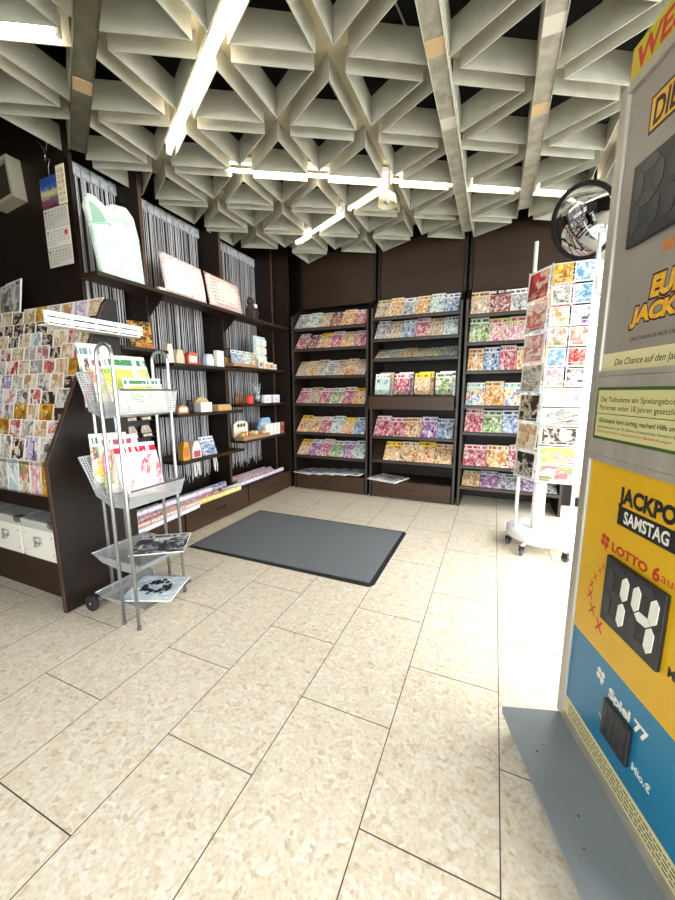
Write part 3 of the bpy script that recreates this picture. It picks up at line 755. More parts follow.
MB().tube([(CX - .03, CY - .003, 2.846), (CX - .03, CY - .003, 2.90), (CX - .015, CY - .006, 2.915), (CX, CY - .006, 2.94), (CX - .03, CY - .006, 2.955), (CX - .05, CY - .006, 2.94)], .0028, 6).build('hook', MT['chrome'], t)
MB().tube([(CX - .05, CY - .006, 2.94), (CX - .04, CY - .01, 3.0), (CX - .12, CY - .01, 3.09), (CX - .02, CY - .01, 3.0), (CX + .02, CY - .01, 3.10)], .0028, 6).build('hanging_wire', MT['chrome'], t)
t = thing('wall_speaker', (-3.42, 1.80, 2.72), 'small cream framed loudspeaker on the dark wall, left of the calendar', 'speaker')
Ms = Matrix.Translation((-3.50, 1.80, 2.89)) @ Matrix.Scale(.85, 4) @ Matrix.Rotation(R(-6), 4, 'Y')
fr = MB()
for a in ((-.17, .17, -.06, .06, .14, .17), (-.17, .17, -.06, .06, -.17, -.14), (-.17, -.14, -.06, .06, -.14, .14), (.14, .17, -.06, .06, -.14, .14)): fr.box(*a, Ms)
fr.build('frame', mat('cream_speaker_frame', 'a59f8a', .5), t)
MB().box(-.138, .138, -.03, .03, -.138, .138, Ms).build('grille', mat('speaker_grille', '2a241f', .8), t)

# ---------------------------------------------------------------- white slatted rail beside the card rack
t = thing('slatted_rail', (-2.22, 1.5, 1.7), 'white slatted metal rail fixed to the card rack end panel above the trolley', 'rail')
b = MB()
for k, (xa, z) in enumerate([(-2.20, 1.738), (-2.20, 1.705)]): b.box(xa - .006, xa + .006, 1.22, 1.80, z, z + .024)
b.build('slat', MT['white'], t)
b = MB()
for y in (1.23, 1.36, 1.5, 1.64, 1.78): b.box(-2.213, -2.2065, y - .008, y + .008, 1.70, 1.762)
b.build('crosspiece', MT['white'], t)
MB().box(-2.316, -2.214, 1.64, 1.655, 1.715, 1.745).box(-2.316, -2.214, 1.765, 1.78, 1.715, 1.745).build('bracket', MT['white'], t)
MB().box(-2.30, -2.205, 1.24, 1.79, 1.692, 1.699).build('tray', MT['white'], t)

# ---------------------------------------------------------------- magazine trolley
t = thing('magazine_trolley', (-1.98, 1.46, 0), 'silver tube magazine trolley with perforated baskets and two wheels, beside the mat', 'trolley')
def loop(p0, p1, zt, z0=.008, r=.0095):
    p0, p1 = Vector(p0), Vector(p1); c = (p0 + p1) / 2; d = (p1 - p0) / 2; R_ = d.length; pts = [p0 + Vector((0, 0, z0)), p0 + Vector((0, 0, .8)), ]
    for k in range(13):
        a = PI * k / 12; pts.append(c - d * math.cos(a) + Vector((0, 0, zt - R_ + R_ * math.sin(a))))
    pts += [p1 + Vector((0, 0, .8)), p1 + Vector((0, 0, z0))]
    MB().tube(pts, r, 10).build('frame_loop', MT['chrome'], t)
loop((-1.903, 1.272, 0), (-1.777, 1.268, 0), 1.575)
loop((-1.955, 1.652, 0), (-1.845, 1.668, 0), 1.575)
loop((-2.185, 1.41, 0), (-2.185, 1.54, 0), 1.60, .052)
MB().tube([(-2.205, 1.305, .052), (-2.205, 1.655, .052)], .009, 8).build('axle', MT['chrome'], t)
for y in (1.285, 1.675):
    Mw = Matrix.Translation((-2.205, y, .052)) @ Matrix.Rotation(PI / 2, 4, 'X')
    wv = MB().lathe([(.034, -.013), (.047, -.014), (.052, -.008), (.052, .008), (.047, .014), (.034, .013)], n=24, M=Mw).build('wheel', MT['rubber'], t)
    MB().lathe([(.0, -.0145), (.008, -.0145), (.010, -.010), (.034, -.010), (.034, .010), (.010, .010), (.008, .0145), (0, .0145)], n=20, M=Mw).build('hub', MT['chrome'], wv)
for x_, y_ in ((-1.903, 1.272), (-1.777, 1.268), (-1.955, 1.652), (-1.845, 1.668)):
    MB().lathe([(.011, 0), (.011, .02)], (x_, y_, 0), 10).build('foot_cap', MT['greyw'], t)
def basket(prof_, y0, y1, rimlabel=True, endf=.03):
    """trough bent along the profile (x, z), with flared end cheeks"""
    b = MB(); th = .0016
    for (a, c) in zip(prof_, prof_[1:]):
        b.quad((a[0], y0, a[1]), (c[0], y0, c[1]), (c[0], y1, c[1]), (a[0], y1, a[1]))
    lo = min(p[1] for p in prof_)
    for y, s in ((y0, -1), (y1, 1)):
        pts = [(p[0], y, p[1]) for p in prof_]
        top = [(p[0], y + s * .006, max(p[1], min(lo + .09, max(prof_[0][1], prof_[-1][1])))) for p in prof_]
        for k in range(len(pts) - 1):
            if (Vector(top[k]) - Vector(pts[k])).length > .002 or (Vector(top[k + 1]) - Vector(pts[k + 1])).length > .002:
                b.quad(pts[k], pts[k + 1], top[k + 1], top[k])
    o = b.build('basket', MT['perf'], t)
    md = o.modifiers.new('thickness', 'SOLIDIFY'); md.thickness = .0015
    a, c = prof_[0], prof_[-1]
    for nme, p, mt_ in (('rear_rim', a, MT['chrome']), ('front_rim', c, MT['greyw'])):
        MB().tube([(p[0], y0, p[1]), (p[0], y1, p[1])], .0055, 8).build(nme, mt_, o)
    return o
basket([(-2.10, 1.44), (-2.03, 1.23), (-1.92, 1.195), (-1.79, 1.215), (-1.765, 1.345)], 1.285, 1.645)
basket([(-2.165, .965), (-2.05, .75), (-1.93, .70), (-1.79, .705), (-1.755, .805)], 1.285, 1.645)
basket([(-2.15, .385), (-2.07, .345), (-1.93, .325), (-1.80, .325), (-1.76, .375)], 1.285, 1.645)
basket([(-2.17, .125), (-2.08, .105), (-1.95, .098), (-1.80, .098), (-1.755, .115)], 1.29, 1.64)
FL = cover('cover_floral_garden', ['f4f1e8', 'd8405a', '8fae4a', 'f2c9cf', 'e9ecd8', 'c9d890'], 3.0, ('f7f5ee', 'a8455a'), thresh=.7)
FW = cover('cover_women_red', ['fbf2f2', 'e2485a', 'f6d9dc', 'fdfafa', 'f3c6cc', 'e86a78'], 2.6, ('fbf4f3', 'd2233a'), thresh=.75)
FG = cover('cover_green_puzzle', ['f3f6f0', '7fb03a', 'dfe9c4', 'f4f4ee', 'c8d94a', 'e6eef2'], 3.4, ('f0f4f0', '4a8a5a'), thresh=.6)
FY = cover('cover_yellow_comic', ['e9d84a', '3f8a5a', 'b5486a', 'f2eed8', '4a3a5a', 'd8e2a0'], 5.0, ('eef0e0', '6a8a9a'), thresh=.5)
FB = cover('cover_dark_magazine', ['2a2a2e', 'e9e9e6', '55565c', '1c1c20', 'bfc0c4', '3a3a40'], 4.0, ('c9cad0', '2a2a2e'), thresh=.6)
def mag_on(x, y, z, pal, wd, ht, tilt, rz, lab, m_, grp='magazines in the trolley'):
    me = sheet_mesh(pal, wd, ht, .008, .003, m_); return printed('magazine', me, (x, y, z + .008), lab, 'magazine', grp, tilt, rz)
# faces +x: rz = 90 degrees
mag_on(-2.035, 1.375, 1.245, 'FY', .17, .37, R(17), R(66), 'yellow edged comic leaning in the top basket, nearest the card rack', FY)
mag_on(-1.985, 1.43, 1.225, 'FP', .20, .32, R(20), R(72), 'pink and white magazine behind the curved handle in the top basket', FL)
mag_on(-1.92, 1.50, 1.21, 'FG', .25, .36, R(24), R(76), 'green vegetable cover magazine in front of the top basket', FG)
mag_on(-1.865, 1.53, 1.215, 'FG2', .22, .20, R(18), R(76), 'small green leaflet lowest in the top basket', FG)
mag_on(-2.04, 1.39, .768, 'FL', .19, .33, R(17), R(60), 'garden magazine with yellow header in the middle basket, leaning left', FY)
mag_on(-1.985, 1.43, .742, 'FW0', .21, .345, R(19), R(66), 'white and yellow women’s magazine behind the red flower one', FL)
mag_on(-1.90, 1.485, .715, 'FW', .235, .33, R(24), R(70), 'white magazine with red flowers and red title, in the middle basket', FW)
mag_on(-1.77, 1.415, .392, 'FB', .30, .25, R(86), R(35), 'black and white striped magazine lying across the lower basket', FB)
o = mag_on(-1.80, 1.335, .128, 'FN', .30, .27, R(89), R(22), 'blue-white leaflet with a black ring picture on the bottom tray', cover('cover_ring_leaflet', ['dfe9ee', 'eef3f4', 'c9d8e0', 'b4c8d4', 'f2f5f5', 'd6e2e8'], 4.0, None, thresh=.7))
rg = MB(); rn = random.Random(3)
Mo = o.matrix_world
for k in range(46):
    a = rn.uniform(0, 2 * PI); r_ = rn.uniform(.035, .08); w_ = rn.uniform(.008, .016)
    P = (r_ * 1.15 * math.cos(a), -.0045 - .00002 * k, .14 + r_ * math.sin(a))
    rg.lathe([(w_, 0), (w_, .0003)], n=7, M=Mo @ Matrix.Translation(P) @ Matrix.Rotation(PI / 2, 4, 'X'))
ro = rg.build('ring_picture', mat('ring_print', '1c2422', .5)); ro.parent = o; ro.matrix_parent_inverse = Mo.inverted()

# ---------------------------------------------------------------- small black packet rack behind the trolley
t = thing('packet_rack', (-2.55, 2.05, .6), 'black wire rack with rows of small brown packets hanging behind the trolley', 'display rack')
MB().box(-2.745, -2.735, 1.96, 2.235, .60, 1.40).build('back_plate', MT['black'], t)
for k in range(5):
    z = .68 + k * .14
    b = MB().box(-2.734, -2.66, 1.96, 2.235, z - .004, z)
    b.tube([(-2.655, 1.965, z + .035), (-2.655, 2.23, z + .035)], .004, 6)
    for y in (1.965, 2.10, 2.23): b.tube([(-2.735, y, z + .05), (-2.655, y, z + .035), (-2.655, y, z)], .003, 6)
    b.build('pocket', MT['black'], t)
    for q in range(2):
        y = 2.03 + q * .135
        Mx = Matrix.Translation((-2.71, y, z + .001)) @ Matrix.Rotation(R(-15), 4, 'Y').inverted() if False else Matrix.Translation((-2.688, y, z + .003)) @ Matrix.Rotation(R(-15), 4, 'Y')
        pk = MB().prism([(-.045, 0), (.045, 0), (.048, .05), (.03, .095), (-.03, .095), (-.048, .05)], -.006, .006, 'x', Mx)
        o = pk.build('packet', noisy('packet_foil', 'b09a84', 'd8cfc4', 30, .4) if 'packet_foil' not in bpy.data.materials else bpy.data.materials['packet_foil'])
        tag(o, 'small brown packet, %s row from the bottom, %s side of the black rack' % (ORD[k], ['near', 'far'][q]), 'packet', 'packets in the black rack')
for y in (2.0, 2.19): MB().tube([(-2.740, y, 1.40), (-2.740, y, 1.651)], .004, 6).build('hanging_rod', MT['black'], t)

# ---------------------------------------------------------------- things on the gift shelves
def onx(x_, y_, X):
    d = fw * F + rr * (x_ - 337.5) + uu * (450 - y_); k = X / d.x; return Vector((0, 0, CAMH)) + d * k
WH = mat('matt_white', 'eeece8', .6)
def soft(name, M, wy, hz, th, mt, label, cat, group=None, flat=.28, n=12, seed=0):
    """stuffed cushion in the yz plane of matrix M (front +x)"""
    bm = bmesh.new(); rn = random.Random(seed); V_ = {}
    for s in (-1, 1):
        for i in range(n + 1):
            for j in range(n + 1):
                a, b = 2 * i / n - 1, 2 * j / n - 1
                edge = max(abs(a), abs(b))
                if s == 1 and edge > .999: V_[s, i, j] = V_[-1, i, j]; continue
                bulge = (max(0, 1 - a * a) ** flat) * (max(0, 1 - b * b) ** flat)
                pin = 1 - .04 * (1 - abs(a) ** 3 * 1) * abs(b) ** 6 - 0
                pin2 = 1 - .04 * (1 - abs(b) ** 3) * abs(a) ** 6
                V_[s, i, j] = bm.verts.new((s * th / 2 * bulge, a * wy / 2 * pin2, hz / 2 + b * hz / 2 * pin))
    for s in (-1, 1):
        for i in range(n):
            for j in range(n):
                q = [V_[s, i, j], V_[s, i + 1, j], V_[s, i + 1, j + 1], V_[s, i, j + 1]]
                f = bm.faces.new(q if s == 1 else q[::-1]); f.smooth = True
    me = bpy.data.meshes.new(name); bm.to_mesh(me); bm.free(); me.materials.append(mt)
    o = bpy.data.objects.new(name, me); COL.objects.link(o); o.matrix_world = M; return tag(o, label, cat, group)
def fabric(name, base, motif, scale, kind='dots', base2=None):
    M = mat(name, base, .8); b = M.node_tree.nodes['Principled BSDF']; tc = N(M, 'ShaderNodeTexCoord')
    if kind == 'dots':
        v = N(M, 'ShaderNodeTexVoronoi', feature='F1'); v.inputs['Scale'].default_value = scale; v.inputs['Randomness'].default_value = .15
        L(M, tc.outputs['Object'], v.inputs['Vector']); r = ramp(M, [(.0, motif), (.42, base)], True); L(M, v.outputs['Distance'], r.inputs[0])
        r.color_ramp.elements[1].position = .3
    else:
        v = N(M, 'ShaderNodeTexNoise'); v.inputs['Scale'].default_value = scale; v.inputs['Distortion'].default_value = 1.5
        L(M, tc.outputs['Object'], v.inputs['Vector']); r = ramp(M, [(.3, base2 or base), (.47, base), (.5, motif), (.53, base)]); L(M, v.outputs[0], r.inputs[0])
    L(M, r.outputs[0], b.inputs['Base Color']); return M
ZT = 2.1665
Mc = lambda x, y, z, lean, rz=0, ry=0: Matrix.Translation((x, y, z)) @ Matrix.Rotation(R(rz), 4, 'Z') @ Matrix.Rotation(R(lean), 4, 'Y') @ Matrix.Rotation(R(ry), 4, 'X')
pc = soft('cushion', Mc(-2.655, 2.69, ZT + .004, -11, 2, -2), .52, .37, .11, fabric('cushion_white_pink', 'f3e6e2', 'd9a3a6', 16, 'veins'), 'white cushion with pale pink print and small round purple badge on the top shelf', 'cushion', 'cushions on the long top shelf')
bd = MB().lathe([(.034, 0), (.034, .002), (.022, .002), (.022, 0)], n=20, M=Matrix.Translation((.04, -.10, .12)) @ Matrix.Rotation(PI / 2, 4, 'Y')).build('round_badge', mat('badge_purple', '9a6a92', .6)); bd.parent = pc
soft('cushion', Mc(-2.65, 3.225, ZT + .008, -11, 2, -1), .54, .34, .10, fabric('cushion_red_dots', 'f0dcd2', 'c4503c', 30, 'dots'), 'white cushion with small red pattern and a red circle on the top shelf', 'cushion', 'cushions on the long top shelf')
# beach bag
t = thing('beach_bag', (-2.68, 2.06, ZT), 'pale green beach bag with white leaf print standing on the top shelf', 'bag')
BAGM = fabric('bag_canvas', 'c9dbd0', 'eef2ee', 11, 'veins', 'a9cbb9')
cp_ = lambda a, c: (lambda P: (P.y, P.z))(onx(60 + a / 7.5, 160 + c / 7.5, -2.62))
out = [cp_(*q) for q in [(193, 330), (205, 235), (262, 262), (350, 345), (400, 325), (500, 352), (560, 440), (600, 600), (628, 812)]]
out = [(y, max(z, ZT + .002)) for y, z in out] + [(2.22, ZT + .001), (1.90, ZT + .001), (1.866, ZT + .02)] + [cp_(238, 470)]
MB().prism(out, -2.675, -2.62, 'x').build('bag_body', BAGM, t, bevel=.018)
MB().prism([cp_(*q) for q in [(212, 300), (262, 330), (320, 400), (345, 462), (300, 470), (246, 465)]], -2.6205, -2.6185, 'x').build('bag_opening_shade', mat('bag_inside_shade_green', '8fb49e', .9), t)  # flat patch; its darker green paints in the shade inside the bag
MB().tube([(-2.612, *cp_(*q)) for q in [(246, 470), (300, 476), (345, 470), (375, 485)]], .006, 6).build('opening_seam', mat('seam_blue_green', 'a9ccc9', .8), t)
LEAF = mat('leaf_print_white', 'f4f6f2', .8)
b = MB()
for k in range(7):
    for s in (-1, 1):
        P = Matrix.Translation((-2.6195, 2.045 + s * .018 + .006 * k, ZT + .07 + k * .034)) @ Matrix.Rotation(R(s * -42), 4, 'X')
        b.prism([(-.0055, 0), (0, .022), (.0055, 0), (0, -.022)], 0, .002, 'x', P)
b.build('leaf_print', LEAF, t)
tag(MB().box(-2.64, -2.60, 2.33, 2.40, ZT, ZT + .03).build('small_box', mat('pale_box', 'e9dccb', .6), bevel=.006), 'tiny cream box between the beach bag and the white cushion', 'box')
# dark doll with a paper label
t = thing('plush_toy', (-2.61, 3.58, ZT), 'small dark plush figure with a white paper tag at the end of the cushions', 'toy')
PL = noisy('dark_plush', '2b2220', '4a3a36', 60, .95, bump=.5)
MB().lathe([(.0, 0), (.05, .01), (.06, .06), (.045, .12), (.02, .14), (0, .142)], (-2.61, 3.58, ZT), 14).build('body', PL, t)
MB().lathe([(.0, 0), (.035, .01), (.043, .04), (.03, .075), (0, .082)], (-2.61, 3.58, ZT + .135), 14).build('head', PL, t)
for s in (-1, 1):
    MB().tube([(-2.60, 3.58 + s * .04, ZT + .11), (-2.57, 3.58 + s * .07, ZT + .07), (-2.565, 3.58 + s * .07, ZT + .03)], [.018, .016, .012], 8).build('arm', PL, t)
    MB().tube([(-2.60, 3.58 + s * .025, ZT + .03), (-2.56, 3.58 + s * .03, ZT + .025), (-2.555, 3.58 + s * .03, ZT - .03)], [.02, .018, .016], 8).build('leg', PL, t)
    MB().lathe([(.012, 0), (.014, .01), (0, .02)], (-2.61, 3.58 + s * .03, ZT + .205), 8).build('ear', PL, t)
MB().box(-2.57, -2.568, 3.60, 3.65, ZT + .11, ZT + .15).build('paper_tag', WH, t)

GM = {}
def gm(c, r=.6):
    if c not in GM: GM[c] = mat('gift_colour_' + c, c, r)
    return GM[c]
def gift(name, y, z, wy, dx, h, c, label, cat, shape='box', group=None, x=-2.68, rz=0, top=None, face=None):
    """small shop article; front towards +x"""
    M = Matrix.Translation((x, y, z + .0008)) @ Matrix.Rotation(R(rz), 4, 'Z'); b = MB()
    if shape == 'box': b.box(-dx / 2, dx / 2, -wy / 2, wy / 2, 0, h, M)
    elif shape == 'bag': b.prism([(-wy / 2, 0), (wy / 2, 0), (wy / 2 * .96, h * .5), (wy / 2 * .62, h), (-wy / 2 * .5, h), (-wy / 2, h * .45)], -dx / 2, dx / 2, 'x', M)
    elif shape == 'house': b.prism([(-wy / 2, 0), (wy / 2, 0), (wy / 2, h * .62), (wy * .3, h), (-wy * .3, h), (-wy / 2, h * .62)], -dx / 2, dx / 2, 'x', M)
    elif shape == 'cup': b.lathe([(wy * .42, 0), (wy / 2, h * .1), (wy / 2, h), (wy * .46, h), (wy * .44, h * .12), (0, h * .12)], n=18, M=M)
    elif shape == 'vase': b.lathe([(wy * .3, 0), (wy * .5, h * .25), (wy * .46, h * .5), (wy * .2, h * .75), (wy * .26, h), (wy * .2, h), (wy * .12, h * .75), (0, h * .5)], n=18, M=M)
    elif shape == 'bottle': b.lathe([(wy * .5, 0), (wy * .5, h * .62), (wy * .2, h * .78), (wy * .2, h), (0, h)], n=14, M=M)
    elif shape == 'arch':
        pts = [(-wy / 2, 0), (wy / 2, 0)] + [(wy / 2 * math.cos(PI * k / 10), h * .45 + h * .55 * math.sin(PI * k / 10)) for k in range(11)]
        b.prism(pts, -dx / 2, dx / 2, 'x', M)
    o = b.build(name, gm(c), bevel=.0015 if shape == 'box' else 0)
    tag(o, label, cat, group)
    if face:
        f = MB().box(dx / 2 + .0003, dx / 2 + .0015, -wy * .36, wy * .36, h * .2, h * .72, M).build('printed_label', face if not isinstance(face, str) else gm(face)); f.parent = o
        f.location = f.location - o.location
    return o
cov = lambda k: COVER[k]
CRM = CM['cream']; z2 = 1.5855
gift('paper_bag', 2.44, z2, .075, .05, .165, 'e9dcc4', 'tall cream paper bag at the near end of the middle bay’s upper shelf', 'bag', 'bag', face=CRM)
gift('paper_bag', 2.55, z2, .11, .05, .125, 'dccfae', 'cream gift bag with a pointed top, second along the middle bay’s upper shelf', 'bag', 'bag', rz=8)
gift('gift_box', 2.70, z2, .13, .06, .115, 'd8604a', 'orange-red house-shaped gift box on the middle bay’s upper shelf', 'box', 'house', face='e9e4dc')
gift('gift_box', 2.89, z2, .10, .05, .115, 'c9d4e2', 'pale blue gift box right of the orange one', 'box', 'house', x=-2.64, face=CM['pale blue'])
gift('gift_box', 3.02, z2, .10, .045, .16, 'eef0e2', 'tall white and green gift box standing by the upright of the upper shelf', 'box', x=-2.62, face=CM['floral green'])
z3 = 1.6105
tr = thing('counter_display', (-2.66, 3.46, z3), 'cardboard counter tray holding four little books, upper shelf of the corner bay', 'display')
MB().box(-2.72, -2.61, 3.24, 3.68, z3 + .001, z3 + .03).build('tray', gm('b08a5c'), tr); MB().box(-2.74, -2.725, 3.24, 3.68, z3 + .001, z3 + .10).build('back', gm('b08a5c'), tr)
for q, c in enumerate(['blue and white', 'grey and white', 'teal and white', 'brown and beige']):
    me = sheet_mesh(c, .09, .14, .018, 0)
    printed('small_book', me, (-2.635, 3.31 + q * .105, z3 + .036), '%s little book, %s from the left in the cardboard counter tray' % (c, ORD[q]), 'book', 'little books in the counter tray', R(10), R(80))
tg = thing('hanging_tag', (-2.72, 3.24, 1.79), 'black round ornament hanging above the counter tray', 'ornament')
MB().lathe([(.05, -.006), (.05, .006), (.035, .006), (.035, -.006)], n=20, M=Matrix.Translation((-2.70, 3.26, 1.755)) @ Matrix.Rotation(PI / 2, 4, 'Y') @ Matrix.Scale(1.3, 4, (0, 1, 0))).build('ring', MT['black'], tg)
MB().lathe([(.034, -.002), (.034, .002)], n=20, M=Matrix.Translation((-2.70, 3.26, 1.755)) @ Matrix.Rotation(PI / 2, 4, 'Y') @ Matrix.Scale(1.3, 4, (0, 1, 0))).build('plaque', gm('4a4440'), tg)
MB().tube([(-2.70, 3.26, 1.81), (-2.70, 3.26, 2.134)], .0015, 6).build('thread', MT['black'], tg)
# pocket tower and small cards in the corner
tr = thing('display_tower', (-2.72, 3.90, z3), 'pale blue pocket tower display in the corner of the upper shelf', 'display')
MB().box(-2.76, -2.745, 3.80, 4.04, z3 + .001, z3 + .40).build('back', gm('c3dbe8'), tr)
for k in range(3):
    for q in range(2): MB().box(-2.744, -2.72, 3.81 + q * .115, 3.915 + q * .115, z3 + .09 + k * .1, z3 + .165 + k * .1).build('pocket', CM['pale blue'] if (k + q) % 2 else CM['grey photo'], tr)
for q, (y, wd, h, c, n_) in enumerate([(3.79, .075, .105, 'brown and beige', 'brown'), (3.90, .09, .09, 'yellow and red', 'cream'), (4.01, .09, .085, 'orange and cream', 'peach'), (4.11, .06, .07, 'pink and red', 'pink')]):
    gift('small_box', y, z3, wd, .035, h, 'f0e6d2', '%s fronted little box, %s in front of the pale blue tower' % (n_, ORD[q]), 'box', x=-2.66, group='little boxes in front of the tower', face=cov(c))
# next shelf, middle bay
z4 = 1.1355
gift('patterned_pouch', 2.52, z4, .12, .06, .075, 'd99a78', 'orange patterned round-topped pouch on the middle bay’s centre shelf', 'pouch', 'arch', x=-2.66, face=CM['pink floral'])
gift('tea_light_holder', 2.64, z4, .08, .08, .12, '26262b', 'small black lantern-like vase on the middle bay’s centre shelf', 'vase', 'vase', x=-2.68)
gift('gift_box', 2.79, z4, .15, .09, .095, 'f0efec', 'white gift box with black script in front of the straw basket', 'box', x=-2.65, face=CM['grey photo'])
gift('straw_basket', 2.86, z4, .20, .04, .145, 'd2b27e', 'tan half-round straw basket behind the white gift box', 'basket', 'arch', x=-2.745)
gift('wooden_crate', 3.05, z4, .20, .12, .065, 'c79f68', 'light wooden crate at the far end of the centre shelf', 'crate', x=-2.66)
z5 = 1.1905
gift('brown_bottle', 3.42, z5, .05, .05, .13, '8a5a3a', 'slim brown bottle, left of the pair on the corner bay’s centre shelf', 'bottle', 'bottle', 'pair of slim brown bottles', x=-2.74)
gift('brown_bottle', 3.49, z5, .05, .05, .13, '8a5a3a', 'slim brown bottle, right of the pair on the corner bay’s centre shelf', 'bottle', 'bottle', 'pair of slim brown bottles', x=-2.74)
gift('red_cup', 3.52, z5, .10, .1, .095, 'd2452e', 'bright red cup on the corner bay’s centre shelf', 'cup', 'cup', x=-2.64)
t = thing('glass_vase', (-2.66, 3.72, z5), 'clear glass vase with pale silvery twigs beside the red cup', 'vase')
MB().lathe([(.035, .001), (.05, .03), (.05, .1), (.03, .14), (.034, .16), (.03, .16), (.026, .14), (.046, .1), (.046, .03), (0, .006)], (-2.66, 3.72, z5), 18).build('vase_glass', MT['acryl'], t)
rn = random.Random(9); tw = mat('silver_twig', 'c9d2cc', .5)
for k in range(9):
    a = rn.uniform(0, 6.28); rd = rn.uniform(.02, .075); hh = rn.uniform(.18, .27)
    b = MB().tube([(-2.66, 3.72, z5 + .02), (-2.66 + rd * .4 * math.cos(a), 3.72 + rd * .4 * math.sin(a), z5 + hh * .6), (-2.66 + rd * math.cos(a), 3.72 + rd * math.sin(a), z5 + hh)], .0025, 5)
    for j in range(4):
        f_ = .6 + j * .12; P = (-2.66 + rd * f_ * math.cos(a), 3.72 + rd * f_ * math.sin(a), z5 + hh * f_)
        b.lathe([(0, -.008), (.007, 0), (0, .008)], P, 6)
    b.build('twig', tw, t)
for q, y in enumerate((3.90, 4.10)):
    gift('white_card_box', y, z5, .15, .05, .10, 'eceaf0', 'white card pack, %s of two at the wall end of the centre shelf' % ['left', 'right'][q], 'box', x=-2.66, group='white card packs', face='dcd8e6')
# lower shelves
z6 = .7005
gift('bottle_gift', 2.50, z6, .085, .06, .17, 'd9a03c', 'amber and yellow wrapped bottle on the middle bay’s lowest shelf', 'bottle', 'bag', x=-2.64, face='c9782c')
t = thing('figurine_box', (-2.65, 2.64, z6), 'red and white figurine pack on the middle bay’s lowest shelf', 'box')
MB().prism([(2.58, z6 + .001), (2.70, z6 + .001), (2.695, z6 + .1), (2.665, z6 + .165), (2.615, z6 + .165), (2.585, z6 + .1)], -2.68, -2.62, 'x').build('pack', gm('e6dcd6'), t)
MB().box(-2.6195, -2.618, 2.60, 2.68, z6 + .01, z6 + .07).build('red_panel', gm('b8505a'), t)
me = sheet_mesh('blue and white', .17, .19, .02, 0)
printed('gift_book', me, (-2.60, 2.80, z6 + .008), 'pale blue patterned gift book leaning on the middle bay’s lowest shelf', 'book', None, R(20), R(82))
for q, (y, n_) in enumerate([(2.55, 5), (2.82, 3)]):
    b = MB(); rn = random.Random(q)
    for k in range(n_):
        yy = y + k * .018; b.tube([(-2.585 , yy, .672), (-2.575, yy + rn.uniform(-.01, .01), .60), (-2.585, yy + rn.uniform(-.02, .02), .52 + rn.uniform(0, .03))], .005, 6)
    tag(b.build('hanging_tassel', WH), 'white tassel strings hanging under the lowest shelf, %s bunch' % ['larger', 'smaller'][q], 'tassel', 'tassels under the lowest shelf')
z7 = .7755
t = thing('counter_display', (-2.66, 3.50, z7), 'cream header card display with tray of trinkets, corner bay’s lowest shelf', 'display')
pts = [(3.34, z7 + .03), (3.60, z7 + .03), (3.60, z7 + .17)] + [(3.47 + .13 * math.cos(PI * k / 8), z7 + .17 + .05 * math.sin(PI * k / 8)) for k in range(1, 8)] + [(3.34, z7 + .17)]
MB().prism(pts, -2.745, -2.735, 'x').build('header_card', gm('ece6cf'), t)
for q in range(3): MB().lathe([(.022, 0), (.022, .001), (.016, .001), (.016, 0)], n=14, M=Matrix.Translation((-2.7345, 3.42 + q * .055, z7 + .165)) @ Matrix.Rotation(PI / 2, 4, 'Y')).build('printed_ring', gm('6a5a48'), t)
MB().box(-2.73, -2.60, 3.34, 3.86, z7 + .001, z7 + .045).build('tray', gm('a8845a'), t)
rn = random.Random(5)
for k in range(12):
    y = 3.37 + (k % 12) * .041
    o = MB().box(-2.68 + rn.uniform(-.03, .03), -2.64 + rn.uniform(-.02, .03), y - .016, y + .016, z7 + .046, z7 + .075 + rn.uniform(0, .02)).build('small_piece', gm(['d9bf6a', 'b07a4a', 'e6dcae', 'c96a4a'][k % 4]), bevel=.004)
    tag(o, 'tiny %s trinket in the tray, %s from the left' % (['yellow', 'brown', 'cream', 'red'][k % 4], ORD[k]), 'trinket', 'trinkets in the tray')
gift('gift_bag', 3.96, z7, .30, .03, .22, '8fc3e2', 'sky blue display bag at the back of the corner bay’s lowest shelf', 'bag', 'bag', x=-2.74, face=CM['pale blue'])
for q in range(4): gift('white_pack', 3.86 + q * .085, z7, .07, .03, .15, 'efece8', 'upright white pack, %s from the left before the blue bag' % ORD[q], 'box', x=-2.64, group='white packs before the blue bag')
gift('red_pack', 4.215, z7, .075, .03, .15, 'b5604a', 'red-brown pack at the right end of the white packs', 'box', x=-2.64, face='8a3a2c')
for q, (y, z, lab) in enumerate([(2.08, 1.6805, 'dark book with an orange cover standing on the shelf nearest the calendar')]):
    me = sheet_mesh('dkbook', .17, .22, .015, 0, cover('cover_dark_orange', ['2b2a22', 'd8642c', '4a3a2a', 'e0a24a', '3a4a36', '1c1a18'], 5, None))
    printed('gift_book', me, (-2.62, y + .06, z + .002), lab, 'book', None, R(14), R(70))

# ---------------------------------------------------------------- rolls of wrapping paper on the drawers
def roll(y0, y1, x, z, r, cols, label, dx=0):
    M_ = cover('wrap_' + cols[0], [c for c in cols] * 2 if len(cols) < 5 else cols, 26, None, thresh=.55, lines=False)
    b = MB(); n = 14; prev = None
    for y, xx in ((y0, x), (y1, x + dx)):
        ring = [b.bm.verts.new((xx + r * math.cos(2 * PI * k / n), y, z + r * math.sin(2 * PI * k / n))) for k in range(n)]
        if prev:
            for k in range(n):
                f = b.bm.faces.new([prev[k], prev[(k + 1) % n], ring[(k + 1) % n], ring[k]]); f.smooth = True
                for l in f.loops: l[b.uv].uv = (l.vert.co.y / .5, math.atan2(l.vert.co.z - z, l.vert.co.x - xx) / 12)
        prev = ring
    o = b.build('wrapping_paper_roll', M_); tag(o, label, 'wrapping paper', 'rolls of wrapping paper on the drawers')
    c = MB().tube([(x, y0 - .002, z), (x, y0 + .02, z)], r * .75, 12).build('roll_core', gm('d9cdb8')); c.parent = o; c.location = c.location - o.location
